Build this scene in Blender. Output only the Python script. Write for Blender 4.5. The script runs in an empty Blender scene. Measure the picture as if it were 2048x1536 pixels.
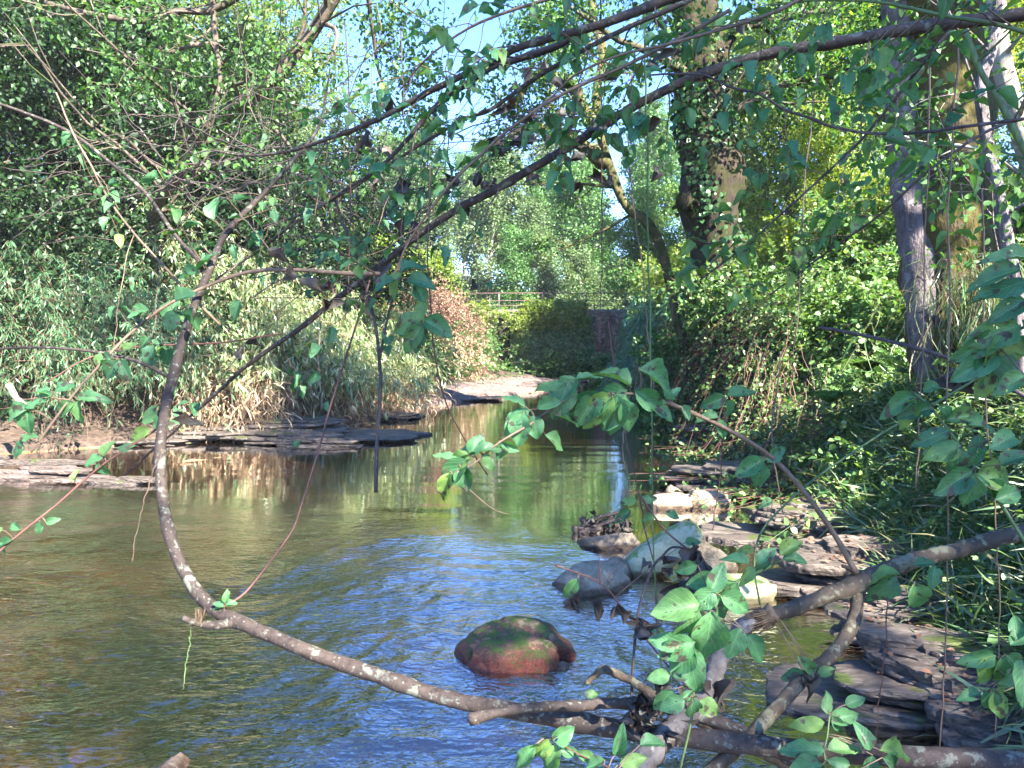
import bpy, math, random
import numpy as np
from math import radians, sin, cos, pi, sqrt

# ------------------------------------------------------------------ camera, sky, sun
scene = bpy.context.scene
COL = scene.collection
CAM_H = 1.7
PITCH = math.atan(78.0 / 1547.0)
FPX = 1547.0
cam_d = bpy.data.cameras.new("camera")
cam_d.sensor_width = 36.0
cam_d.lens = FPX / 2048.0 * 36.0
cam_d.clip_start = 0.05
cam_d.clip_end = 2000.0
cam = bpy.data.objects.new("camera", cam_d)
COL.objects.link(cam)
cam.location = (0, 0, CAM_H)
cam.rotation_euler = (pi / 2 - PITCH, 0, 0)
scene.camera = cam

SUN_DIR = np.array([0.47, -0.62, 0.63]); SUN_DIR /= np.linalg.norm(SUN_DIR)   # towards the sun
world = bpy.data.worlds.new("World"); scene.world = world
world.use_nodes = True
wn = world.node_tree.nodes; wl = world.node_tree.links
bg = wn["Background"]
sky = wn.new("ShaderNodeTexSky"); sky.sky_type = 'NISHITA'; sky.sun_disc = False
sky.sun_elevation = math.asin(SUN_DIR[2])
sky.sun_rotation = math.atan2(SUN_DIR[0], SUN_DIR[1])
sky.air_density = 1.0; sky.dust_density = 0.15; sky.ozone_density = 4.0
sky.altitude = 1500
hs_ = wn.new('ShaderNodeHueSaturation'); hs_.inputs['Saturation'].default_value = 1.18; hs_.inputs['Hue'].default_value = .512; wl.new(sky.outputs[0], hs_.inputs['Color']); wl.new(hs_.outputs[0], bg.inputs[0]); bg.inputs[1].default_value = 0.10
sun_d = bpy.data.lights.new("sun", 'SUN'); sun_d.energy = 5.0; sun_d.angle = radians(0.6)
sun_d.color = (1.0, 0.93, 0.82)
sun = bpy.data.objects.new("sun", sun_d); COL.objects.link(sun)
from mathutils import Vector
sun.rotation_euler = Vector(SUN_DIR).to_track_quat('Z', 'Y').to_euler()
sun.location = (20, -10, 25)
scene.view_settings.view_transform = 'Standard'
scene.view_settings.look = 'None'
scene.view_settings.gamma = 1.0
scene.view_settings.exposure = 3.0
HAZE = 0.0005
scene.cycles.max_bounces = 6
scene.cycles.diffuse_bounces = 3
scene.cycles.glossy_bounces = 3
scene.cycles.transmission_bounces = 4
scene.cycles.transparent_max_bounces = 6
scene.cycles.caustics_reflective = False
scene.cycles.caustics_refractive = False
scene.cycles.sample_clamp_indirect = 6.0

# ------------------------------------------------------------------ maths helpers
CP, SP = cos(PITCH), sin(PITCH)
def P(px, py, d):
    """point seen at photograph pixel (px,py), d metres in front of the lens"""
    xc = (px - 1024.0) / FPX * d; yc = -(py - 768.0) / FPX * d
    return np.array([xc, d * CP + yc * SP, CAM_H - d * SP + yc * CP])
def G(px, py, z=0.0):
    """point on the level z under photograph pixel (px,py)"""
    a = P(px, py, 1.0); c = np.array([0, 0, CAM_H])
    t = (z - CAM_H) / (a[2] - CAM_H)
    return c + (a - c) * t
def rngf(seed): return np.random.default_rng(seed)
def nrm(v):
    v = np.asarray(v, float); n = np.linalg.norm(v, axis=-1, keepdims=True); return v / np.maximum(n, 1e-9)
def _hash(i, j, k, s):
    h = (i * 374761393 + j * 668265263 + k * 2147483647 * 0 + k * 1274126177 + s * 974634777) & 0xffffffff
    h = ((h ^ (h >> 13)) * 1274126177) & 0xffffffff
    h = ((h ^ (h >> 16)) * 2246822519) & 0xffffffff
    return ((h ^ (h >> 15)) & 0xffffff) / float(0xffffff) * 2 - 1
def vnoise(x, y, z=0.0, seed=0):
    x, y, z = np.broadcast_arrays(np.asarray(x, float), np.asarray(y, float), np.asarray(z, float))
    xi = np.floor(x).astype(np.int64); yi = np.floor(y).astype(np.int64); zi = np.floor(z).astype(np.int64)
    xf = x - xi; yf = y - yi; zf = z - zi
    u = xf * xf * (3 - 2 * xf); v = yf * yf * (3 - 2 * yf); w = zf * zf * (3 - 2 * zf)
    r = 0
    for a in (0, 1):
        for b in (0, 1):
            for c in (0, 1):
                r = r + _hash(xi + a, yi + b, zi + c, seed) * (u if a else 1 - u) * (v if b else 1 - v) * (w if c else 1 - w)
    return r
def fbm(x, y, z=0.0, octv=4, seed=0, gain=0.5):
    r = 0; a = 1.0; f = 1.0
    for o in range(octv):
        r = r + a * vnoise(x * f, y * f, np.asarray(z) * f, seed + o * 17); a *= gain; f *= 2.03
    return r
def sstep(a, b, x):
    t = np.clip((x - a) / (b - a), 0, 1); return t * t * (3 - 2 * t)
def catmull(pts, n):
    """resample a polyline (rows of any width) to n smooth points"""
    p = np.asarray(pts, float)
    if len(p) == 2: 
        t = np.linspace(0, 1, n)[:, None]; return p[0] * (1 - t) + p[1] * t
    q = np.vstack([2 * p[0] - p[1], p, 2 * p[-1] - p[-2]])
    m = len(p) - 1
    seg = np.linalg.norm(np.diff(p[:, :3], axis=0), axis=1); cum = np.concatenate([[0], np.cumsum(seg)])
    s = np.linspace(0, cum[-1], n); i = np.clip(np.searchsorted(cum, s, side='right') - 1, 0, m - 1)
    t = ((s - cum[i]) / np.maximum(seg[i], 1e-9))[:, None]
    a, b, c, d = q[i], q[i + 1], q[i + 2], q[i + 3]
    return 0.5 * ((2 * b) + (-a + c) * t + (2 * a - 5 * b + 4 * c - d) * t ** 2 + (-a + 3 * b - 3 * c + d) * t ** 3)

# ------------------------------------------------------------------ mesh builder
class MB:
    def __init__(s): s.v = []; s.f4 = []; s.f3 = []; s.n = 0; s.uv = []; s.hasuv = False
    def add(s, v, f4=None, f3=None, uv=None):
        v = np.asarray(v, float).reshape(-1, 3)
        if f4 is not None and len(f4): s.f4.append(np.asarray(f4, np.int64).reshape(-1, 4) + s.n)
        if f3 is not None and len(f3): s.f3.append(np.asarray(f3, np.int64).reshape(-1, 3) + s.n)
        s.v.append(v); s.uv.append(uv if uv is not None else np.zeros((len(v), 2)))
        if uv is not None: s.hasuv = True
        s.n += len(v)
    def mesh(s, name, origin=(0, 0, 0), smooth=True):
        V = np.vstack(s.v) - np.asarray(origin, float)
        q = np.vstack(s.f4) if s.f4 else np.zeros((0, 4), np.int64)
        t = np.vstack(s.f3) if s.f3 else np.zeros((0, 3), np.int64)
        me = bpy.data.meshes.new(name)
        me.vertices.add(len(V)); me.vertices.foreach_set("co", V.astype(np.float32).ravel())
        loops = np.concatenate([q.ravel(), t.ravel()]).astype(np.int32)
        starts = np.concatenate([np.arange(len(q)) * 4, len(q) * 4 + np.arange(len(t)) * 3]).astype(np.int32)
        me.loops.add(len(loops)); me.loops.foreach_set("vertex_index", loops)
        me.polygons.add(len(q) + len(t)); me.polygons.foreach_set("loop_start", starts)
        me.polygons.foreach_set("use_smooth", np.full(len(q) + len(t), smooth))
        if s.hasuv:
            ul = me.uv_layers.new(name="UVMap"); ul.data.foreach_set("uv", np.vstack(s.uv)[loops].astype(np.float32).ravel())
        me.update(calc_edges=True); me.validate()
        return me
    def obj(s, name, mat, parent=None, origin=None, smooth=True):
        if origin is None: origin = parent.location if parent is not None else (0, 0, 0)
        me = s.mesh(name, tuple(origin), smooth)
        if mat is not None: me.materials.append(mat)
        o = bpy.data.objects.new(name, me); COL.objects.link(o)
        if parent is not None: o.parent = parent
        else: o.location = tuple(origin)
        return o
def tag(o, label=None, cat=None, group=None, kind=None):
    if label: o['label'] = label
    if cat: o['category'] = cat
    if group: o['group'] = group
    if kind: o['kind'] = kind
    return o
def thing(name, loc, label, cat, group=None, kind=None):
    o = bpy.data.objects.new(name, None); COL.objects.link(o); o.location = tuple(loc); o.empty_display_size = .1
    return tag(o, label, cat, group, kind)

def tube(mb, pts, rad, n=8, seed=0, rough=0.0, cap=True, oval=None, lump=0.0):
    """tube through pts with radii rad; rough: bark relief, lump: broad swellings"""
    pts = np.asarray(pts, float); m = len(pts); rad = np.broadcast_to(np.asarray(rad, float), (m,)).copy()
    T = nrm(np.gradient(pts, axis=0))
    N = np.zeros_like(T); a = np.array([0.0, 0, 1]) if abs(T[0, 2]) < .9 else np.array([1.0, 0, 0])
    N[0] = nrm(np.cross(T[0], a))
    for i in range(1, m):
        v = N[i - 1] - T[i] * np.dot(N[i - 1], T[i]); N[i] = v / max(np.linalg.norm(v), 1e-9)
    B = np.cross(T, N)
    th = np.linspace(0, 2 * pi, n, endpoint=False)
    c = np.cos(th)[None, :, None]; s_ = np.sin(th)[None, :, None]
    D = N[:, None] * c + B[:, None] * s_
    R = rad[:, None].repeat(n, 1)
    if rough or lump:
        q = pts[:, None] + D * rad[:, None, None]
        if rough: R = R * (1 + rough * fbm(q[..., 0] / rad.max() * 2.2, q[..., 1] / rad.max() * 2.2, q[..., 2] / rad.max() * 1.1, 3, seed))
        if lump: R = R * (1 + lump * fbm(q[..., 0] / rad.max() * .5, q[..., 1] / rad.max() * .5, q[..., 2] / rad.max() * .4, 2, seed + 5))
    V = (pts[:, None] + D * R[..., None]).reshape(-1, 3)
    i = np.arange(m - 1)[:, None] * n; j = np.arange(n)[None, :]; k = (j + 1) % n
    F = np.stack([i + j, i + k, i + n + k, i + n + j], -1).reshape(-1, 4)
    F3 = []
    if cap:
        V = np.vstack([V, pts[0], pts[-1]])
        a0 = m * n; j = np.arange(n); k = (j + 1) % n
        F3 = np.vstack([np.stack([k, j, np.full(n, a0)], -1), np.stack([(m - 1) * n + j, (m - 1) * n + k, np.full(n, a0 + 1)], -1)])
    mb.add(V, F, F3)

# leaf templates: rows (across, along, up), and their faces
T_DIA = (np.array([[0, 0, 0], [.5, .45, .12], [0, 1, -.08], [-.5, .45, .12]]), None, np.array([[0, 1, 2], [0, 2, 3]]))
T_OVAL = (np.array([[0, 0, 0], [.42, .28, .08], [.46, .62, .06], [0, 1, -.12], [-.46, .62, .06], [-.42, .28, .08], [0, .5, -.02]]), np.array([[0, 1, 2, 6], [6, 2, 3, 4], [0, 6, 4, 5]]), None)
T_BLADE = (np.array([[-.12, 0, 0], [.12, 0, 0], [.5, .35, .06], [-.5, .35, .06], [.35, .7, -.03], [-.35, .7, -.03], [0, 1, -.22]]), np.array([[0, 1, 2, 3], [3, 2, 4, 5]]), np.array([[5, 4, 6]]))
def leaves(mb, pos, dirs, size, width=.6, up=(0, 0, 1), upj=.6, T=T_DIA, rng=None, nor=None):
    pos = np.asarray(pos, float); n = len(pos)
    if n == 0: return
    a = nrm(dirs)
    if nor is None: nor = np.asarray(up, float)[None] + rng.normal(0, upj, (n, 3))
    nn = nor - a * np.sum(nor * a, 1, keepdims=True); nn = nrm(nn); b = np.cross(a, nn)
    size = np.broadcast_to(size, (n,))[:, None, None]
    t, f4, f3 = T; k = len(t)
    V = pos[:, None] + size * (b[:, None] * t[None, :, 0:1] * width + a[:, None] * t[None, :, 1:2] + nn[:, None] * t[None, :, 2:3])
    off = (np.arange(n) * k)[:, None, None]
    mb.add(V.reshape(-1, 3), None if f4 is None else (f4[None] + off).reshape(-1, 4), None if f3 is None else (f3[None] + off).reshape(-1, 3))

# ------------------------------------------------------------------ materials
def newmat(name):
    m = bpy.data.materials.new(name); m.use_nodes = True
    nt = m.node_tree; nt.nodes.clear()
    out = nt.nodes.new("ShaderNodeOutputMaterial")
    return m, nt, out
def N(nt, typ, **kw):
    n = nt.nodes.new(typ)
    for k, v in kw.items():
        if k.startswith('i_'):
            key = k[2:]; key = int(key) if key.isdigit() else key
            n.inputs[key].default_value = v
        else: setattr(n, k, v)
    return n
def ramp(nt, fac, cols, pos=None, interp='LINEAR'):
    r = nt.nodes.new("ShaderNodeValToRGB"); r.color_ramp.interpolation = interp
    e = r.color_ramp.elements
    if pos is None: pos = [i / (len(cols) - 1) for i in range(len(cols))]
    while len(e) < len(cols): e.new(.5)
    for i, (c, p) in enumerate(zip(cols, pos)):
        e[i].position = p; e[i].color = (c[0], c[1], c[2], 1)
    nt.links.new(fac, r.inputs[0]); return r.outputs[0]
def noise(nt, vec, scale, detail=4, rough=.55, dist=0.0, stretch=None):
    n = N(nt, "ShaderNodeTexNoise"); n.inputs['Scale'].default_value = scale; n.inputs['Detail'].default_value = detail
    n.inputs['Roughness'].default_value = rough; n.inputs['Distortion'].default_value = dist
    if stretch is not None:
        mp = N(nt, "ShaderNodeMapping"); mp.inputs['Scale'].default_value = stretch[:3]
        if len(stretch) > 3: mp.inputs['Rotation'].default_value = (0, 0, stretch[3])
        nt.links.new(vec, mp.inputs[0]); vec = mp.outputs[0]
    nt.links.new(vec, n.inputs['Vector']); return n.outputs['Fac']
def mixc(nt, fac, a, b, mode='MIX'):
    m = nt.nodes.new("ShaderNodeMix"); m.data_type = 'RGBA'; m.blend_type = mode
    for sock, v in ((m.inputs[0], fac), (m.inputs[6], a), (m.inputs[7], b)):
        if hasattr(v, 'is_linked'): nt.links.new(v, sock)
        elif isinstance(v, (int, float)): sock.default_value = v
        else: sock.default_value = (v[0], v[1], v[2], 1)
    return m.outputs[2]
def mth(nt, op, a, b=None, c=None, clamp=False):
    m = nt.nodes.new("ShaderNodeMath"); m.operation = op; m.use_clamp = clamp
    for i, v in enumerate((a, b, c)):
        if v is None: continue
        if hasattr(v, 'is_linked'): nt.links.new(v, m.inputs[i])
        else: m.inputs[i].default_value = v
    return m.outputs[0]
def mat_leaf(name, cols, trans=.4, rough=.5, gloss=.03, tcol=(1.25, 1.35, .45)):
    """thin leaf: each leaf has a tone of its own, light also passes through it"""
    m, nt, out = newmat(name); L = nt.links
    geo = N(nt, "ShaderNodeNewGeometry")
    col = ramp(nt, geo.outputs['Random Per Island'], cols)
    n1 = noise(nt, geo.outputs['Position'], 1.1, 2)
    v = mth(nt, 'MULTIPLY_ADD', n1, 1.5, .25)
    col = mixc(nt, 1.0, col, ramp(nt, v, [(0, 0, 0), (1, 1, 1), (1.0, 1.0, 1.0)], [0, .999, 1]), 'MULTIPLY')
    d = N(nt, "ShaderNodeBsdfDiffuse"); L.new(col, d.inputs[0])
    t = N(nt, "ShaderNodeBsdfTranslucent")
    tc = mixc(nt, 1.0, col, tcol, 'MULTIPLY'); L.new(tc, t.inputs[0])
    mx = N(nt, "ShaderNodeMixShader"); mx.inputs[0].default_value = trans
    L.new(d.outputs[0], mx.inputs[1]); L.new(t.outputs[0], mx.inputs[2])
    g = N(nt, "ShaderNodeBsdfGlossy"); g.inputs['Roughness'].default_value = rough; g.inputs[0].default_value = (.9, 1, .9, 1)
    m2 = N(nt, "ShaderNodeMixShader"); m2.inputs[0].default_value = gloss
    L.new(mx.outputs[0], m2.inputs[1]); L.new(g.outputs[0], m2.inputs[2]); L.new(m2.outputs[0], out.inputs[0])
    return m
def mat_big_leaf(name, a, b, trans=.38):
    """near leaves with midrib, side veins and brown leaf spots (UV across, along)"""
    m, nt, out = newmat(name); L = nt.links
    geo = N(nt, "ShaderNodeNewGeometry"); uv = N(nt, "ShaderNodeUVMap")
    sep = N(nt, "ShaderNodeSeparateXYZ"); L.new(uv.outputs[0], sep.inputs[0])
    au = mth(nt, 'ABSOLUTE', sep.outputs[0])
    w = mth(nt, 'SINE', mth(nt, 'MULTIPLY', mth(nt, 'SUBTRACT', sep.outputs[1], mth(nt, 'MULTIPLY', au, .38)), 46.0))
    vein = mth(nt, 'POWER', mth(nt, 'MAXIMUM', w, 0.0), 9.0)
    mid = mth(nt, 'LESS_THAN', au, .035)
    vv = mth(nt, 'MAXIMUM', mth(nt, 'MULTIPLY', vein, .55), mid)
    col = ramp(nt, geo.outputs['Random Per Island'], [a, (b[0] * .7, b[1] * .72, b[2] * .7), b, (a[0] * 1.9, a[1] * 1.15, a[2] * .6), (a[0] * .9, a[1] * .9, a[2] * 1.2)], [0, .3, .55, .8, 1])
    n0 = noise(nt, geo.outputs['Position'], 55, 3)
    col = mixc(nt, 1.0, col, ramp(nt, n0, [(.75, .75, .75), (1.15, 1.15, 1.1)], [.3, .7]), 'MULTIPLY')
    col = mixc(nt, mth(nt, 'MULTIPLY', vv, .45), col, (a[0] * 2.0, a[1] * 1.7, a[2] * 1.6))
    sp = noise(nt, geo.outputs['Position'], 44, 2, .5)
    col = mixc(nt, ramp(nt, sp, [(0, 0, 0), (.85, .85, .85)], [.60, .66]), col, (.075, .045, .04))
    d = N(nt, "ShaderNodeBsdfDiffuse"); L.new(col, d.inputs[0])
    t = N(nt, "ShaderNodeBsdfTranslucent"); L.new(mixc(nt, 1.0, col, (1.2, 1.4, .5), 'MULTIPLY'), t.inputs[0])
    bp = N(nt, "ShaderNodeBump"); bp.inputs['Strength'].default_value = .5; bp.inputs['Distance'].default_value = .002
    L.new(mth(nt, 'SUBTRACT', 1.0, vv), bp.inputs['Height'])
    L.new(bp.outputs[0], d.inputs['Normal'])
    mx = N(nt, "ShaderNodeMixShader"); mx.inputs[0].default_value = trans
    L.new(d.outputs[0], mx.inputs[1]); L.new(t.outputs[0], mx.inputs[2])
    g = N(nt, "ShaderNodeBsdfGlossy"); g.inputs['Roughness'].default_value = .5; L.new(bp.outputs[0], g.inputs['Normal'])
    m2 = N(nt, "ShaderNodeMixShader"); m2.inputs[0].default_value = .035
    L.new(mx.outputs[0], m2.inputs[1]); L.new(g.outputs[0], m2.inputs[2])
    ho = N(nt, 'ShaderNodeBsdfTransparent'); m3 = N(nt, 'ShaderNodeMixShader'); L.new(mth(nt, 'GREATER_THAN', noise(nt, geo.outputs['Position'], 95, 2, .5), .705), m3.inputs[0]); L.new(m2.outputs[0], m3.inputs[1]); L.new(ho.outputs[0], m3.inputs[2]); L.new(m3.outputs[0], out.inputs[0])
    return m
def mat_surf(name, build, rough=.8, bump=.5, dist=.01, spec=.3):
    """build(nt, pos) -> (colour socket, height socket[, roughness socket])"""
    m, nt, out = newmat(name); L = nt.links
    geo = N(nt, "ShaderNodeNewGeometry")
    r = build(nt, geo.outputs['Position'], geo)
    b = N(nt, "ShaderNodeBsdfPrincipled"); b.inputs['Roughness'].default_value = rough
    b.inputs['Specular IOR Level'].default_value = spec
    L.new(r[0], b.inputs['Base Color'])
    if len(r) > 1 and r[1] is not None:
        bp = N(nt, "ShaderNodeBump"); bp.inputs['Strength'].default_value = bump; bp.inputs['Distance'].default_value = dist
        L.new(r[1], bp.inputs['Height']); L.new(bp.outputs[0], b.inputs['Normal'])
    if len(r) > 2: L.new(r[2], b.inputs['Roughness'])
    L.new(b.outputs[0], out.inputs[0]); return m

def bark(base, dark, lich, scale=30, amount=.60, moss=None, mossamt=.55, stretch=(1, 1, .25), msc=.12):
    def f(nt, pos, geo):
        n = noise(nt, pos, scale, 5, .6, 0, stretch)
        c = ramp(nt, n, [dark, base, tuple(min(1, x * 1.35) for x in base)], [.3, .5, .75])
        l = noise(nt, pos, scale * 1.3, 3, .5)
        l2 = noise(nt, pos, scale * .38, 6, .62, .4)
        lm = mth(nt, 'MAXIMUM', ramp(nt, l, [(0, 0, 0), (.8, .8, .8)], [amount + .03, amount + .10]), ramp(nt, l2, [(0, 0, 0), (.75, .75, .75)], [amount - .01, amount + .05]))
        big = noise(nt, pos, scale * .12, 3, .5); c = mixc(nt, ramp(nt, big, [(0, 0, 0), (.6, .6, .6)], [.4, .65]), c, dark)
        c = mixc(nt, lm, c, lich)
        if moss is not None:
            k = noise(nt, pos, scale * msc, 5, .65)
            c = mixc(nt, ramp(nt, k, [(0, 0, 0), (1, 1, 1)], [mossamt - .06, mossamt + .06]), c, mixc(nt, n, tuple(x * .5 for x in moss), moss))
        h = mth(nt, 'ADD', n, mth(nt, 'MULTIPLY', l, .3))
        return c, h
    return f
M = {}
M['limb'] = mat_surf('limb_bark', bark((.060, .044, .036), (.024, .018, .016), (.16, .17, .135), 62, .575, stretch=(1, 1, 1)), .75, .6, .003)
M['limb_tan'] = mat_surf('limb_tan_bark', bark((.095, .070, .046), (.04, .029, .021), (.20, .195, .12), 45, .555, stretch=(1, 1, 1)), .75, .6, .003)
M['limb_dark'] = mat_surf('limb_dark_bark', bark((.085, .065, .06), (.03, .024, .024), (.22, .22, .19), 60, .64, stretch=(1, 1, 1)), .7, .6, .003)
M['twig_red'] = mat_surf('twig_red', bark((.13, .06, .045), (.07, .035, .03), (.17, .12, .09), 70, .7), .55, .3, .001)
M['twig_tan'] = mat_surf('twig_tan', bark((.19, .13, .085), (.10, .07, .05), (.26, .21, .15), 70, .65), .6, .3, .001)
M['twig_green'] = mat_surf('twig_green', bark((.10, .16, .055), (.06, .09, .03), (.22, .22, .1), 70, .7), .5, .3, .001)
M['dead'] = mat_surf('dead_wood', bark((.16, .145, .14), (.06, .052, .05), (.25, .25, .23), 45, .62, stretch=(1, 1, 1)), .8, .9, .004)
M['rawwood'] = mat_surf('raw_wood', bark((.17, .12, .075), (.06, .04, .028), (.26, .20, .13), 90, .62, stretch=(1, 1, .3)), .8, .8, .003)
M['tree'] = mat_surf('tree_bark', bark((.11, .085, .065), (.035, .027, .022), (.17, .17, .13), 9, .62, (.055, .075, .02), .56), .9, 1.0, .04)
M['tree_mossy'] = mat_surf('tree_mossy_bark', bark((.045, .032, .022), (.012, .009, .007), (.07, .062, .042), 9, .66, (.032, .032, .009), .5, msc=.35), .95, 1.0, .05)
M['tree_moss2'] = mat_surf('brown_moss_bark', bark((.085, .065, .04), (.03, .022, .015), (.13, .12, .07), 12, .66, (.10, .085, .022), .46, msc=.35), .95, 1.0, .05)
M['tree_grey'] = mat_surf('tree_grey_bark', bark((.17, .145, .15), (.06, .05, .05), (.26, .24, .25), 24, .60, (.09, .085, .03), .64, (1, 1, .22), .2), .9, 1.0, .03)
M['tree_pale'] = mat_surf('tree_pale_bark', bark((.33, .30, .25), (.15, .13, .11), (.42, .42, .34), 12, .58), .9, .8, .02)
M['tree_gold'] = mat_surf('tree_gold_moss_bark', bark((.12, .10, .05), (.05, .04, .02), (.22, .2, .08), 9, .58, (.065, .07, .02), .50, msc=.3), .95, .9, .03)

M['lf_shaded'] = mat_leaf('leaf_dark_shaded', [(.010, .032, .010), (.018, .052, .015), (.030, .080, .022)], .35)  # dark leaves, lowered further to put the thicket's shade into the colour
M['lf_mid'] = mat_leaf('leaf_mid', [(.045, .12, .03), (.075, .18, .045), (.11, .23, .06)], .42)
M['lf_yel'] = mat_leaf('leaf_yellow_green', [(.11, .20, .03), (.18, .28, .045), (.27, .34, .07)], .55, tcol=(1.4, 1.3, .5))
M['lf_lite'] = mat_leaf('leaf_light_green', [(.10, .17, .04), (.15, .22, .055), (.20, .27, .07)], .5)
M['lf_backlit'] = mat_leaf('leaf_golden_backlit', [(.17, .27, .035), (.27, .37, .05), (.40, .44, .09)], .58, tcol=(1.3, 1.25, .5))  # bright yellow tone paints the backlit look into the leaves
M['lf_pale'] = mat_leaf('leaf_pale', [(.09, .15, .06), (.13, .20, .085), (.17, .24, .10)], .4)
M['lf_bam'] = mat_leaf('leaf_bamboo', [(.10, .19, .07), (.18, .27, .11), (.28, .35, .17), (.42, .38, .22)], .38, .35, .06)
M['lf_willow'] = mat_leaf('leaf_willow', [(.05, .14, .06), (.09, .20, .085), (.15, .26, .12)], .38, .4, .04)
M['lf_brmb'] = mat_leaf('leaf_bramble', [(.05, .12, .035), (.09, .19, .055), (.15, .26, .085), (.22, .31, .12)], .38, .45, .03)
M['lf_ivy'] = mat_leaf('leaf_ivy', [(.018, .06, .018), (.035, .095, .028), (.06, .13, .04)], .2, .4, .04)
M['lf_grass'] = mat_leaf('leaf_grass', [(.05, .12, .03), (.09, .18, .05), (.14, .2, .08), (.25, .22, .12)], .35, .4, .06)
M['lf_blue'] = mat_leaf('leaf_sedge', [(.03, .12, .045), (.05, .17, .07), (.08, .22, .11)], .35, .3, .12)
M['lf_dead'] = mat_leaf('leaf_dead', [(.10, .045, .03), (.17, .08, .05), (.24, .13, .08), (.13, .09, .07)], .15, .6, .04, (1, .8, .6))
M['lf_drygrey'] = mat_leaf('leaf_dry_grey', [(.03, .02, .017), (.06, .042, .035), (.11, .085, .07)], .12, .6, .04, (1, .9, .8))
M['lf_straw'] = mat_leaf('leaf_straw', [(.30, .19, .10), (.42, .30, .18), (.50, .39, .26), (.24, .14, .08)], .2, .6, .05, (1, .9, .7))
M['lf_rust'] = mat_leaf('leaf_rust', [(.22, .11, .085), (.32, .18, .13), (.36, .25, .17), (.15, .15, .06)], .25, .6, .04, (1, .85, .7))
M['near_leaf'] = mat_big_leaf('near_leaf', (.11, .29, .12), (.08, .235, .10))
M['near_leaf_y'] = mat_big_leaf('near_leaf_light', (.12, .28, .08), (.09, .23, .07), .5)

# ------------------------------------------------------------------ terrain
LY = [-20, 0, 6, 9, 11.5, 13, 15.5, 18, 20, 24, 26, 27.6, 29, 33, 37, 60]
LX = [-12, -9, -9.5, -9.3, -8.6, -6.6, -3.7, -2.9, -2.4, -1.2, .1, .9, 1.4, 3.0, 3.2, 2]
RY = [-20, 0, 3.2, 4, 5.7, 7.3, 8.5, 10, 12, 13.5, 16, 20, 26, 35, 60]
RX = [1.5, 1.5, 1.9, 2.05, 2.45, 2.65, 2.9, 3.1, 3.45, 3.9, 4.05, 4.1, 3.8, 4.4, 6]
def xl(y): return np.interp(y, LY, LX)
def xr(y): return np.interp(y, RY, RX)
def height(x, y):
    x = np.asarray(x, float); y = np.asarray(y, float)
    wob = .18 * vnoise(x * .8, y * .8, 3.3, 4) + .07 * vnoise(x * 3, y * 3, 1, 9)
    dl = xl(y) - x + wob; dr = x - xr(y) + wob * .6
    s = np.maximum(dl, dr)                         # >0 on land
    # left land: long low beach then a rise; right land: short ledge then steep bank
    beach = 1.5 + 2.6 * sstep(22, 27, y)
    hl = .10 + .10 * np.clip(dl, 0, beach) + sstep(beach, beach + 2.5, dl) * 1.1 + np.clip(dl - beach - 1, 0, 60) * .20
    steep = sstep(10.5, 13, y) * (1 - sstep(26, 32, y))
    hr = .06 + .12 * np.clip(dr, 0, .6) + sstep(.35, 1.6 - .9 * steep, dr) * (.85 + 1.25 * steep) + np.clip(dr - 1.0, 0, 14) * .38 + np.clip(dr - 15, 0, 60) * .2
    bed = -np.clip(-np.maximum(dl, dr) * .16, 0, .42)
    shallow = sstep(13.8, 12, y) * sstep(-2.2, -4.0, x)
    bed = bed * (1 - shallow) + shallow * (-.040 + .03 * vnoise(x * .45, y * 1.9, 0, 3))
    h = np.where(dl > 0, hl, np.where(dr > 0, hr, bed - .02))
    far = sstep(36, 70, y); h = h + far * (2.2 + np.clip(y - 45, 0, 90) * .10)
    land = sstep(.3, 3, s)
    h = h + land * .16 * fbm(x * .7, y * .7, 0, 3, 21)
    h = h + (.022 + .02 * land) * fbm(x * 5, y * 5, 0, 3, 31) + np.where(s < 0, .03 * np.abs(fbm(x * 3.2, y * 3.2, 2, 2, 8)), 0)
    return h
def sinhmap(n, lo, hi, c, k):
    """n values from lo to hi, densest round c"""
    a, b = math.asinh((lo - c) * k), math.asinh((hi - c) * k)
    return c + np.sinh(np.linspace(a, b, n)) / k
def grid(xs, ys, zf):
    X, Y = np.meshgrid(xs, ys); Z = zf(X, Y); ny, nx = X.shape
    i = np.arange(ny - 1)[:, None] * nx; j = np.arange(nx - 1)[None]
    F = np.stack([i + j, i + j + 1, i + nx + j + 1, i + nx + j], -1).reshape(-1, 4)
    mb = MB(); mb.add(np.stack([X, Y, Z], -1).reshape(-1, 3), F); return mb
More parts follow.
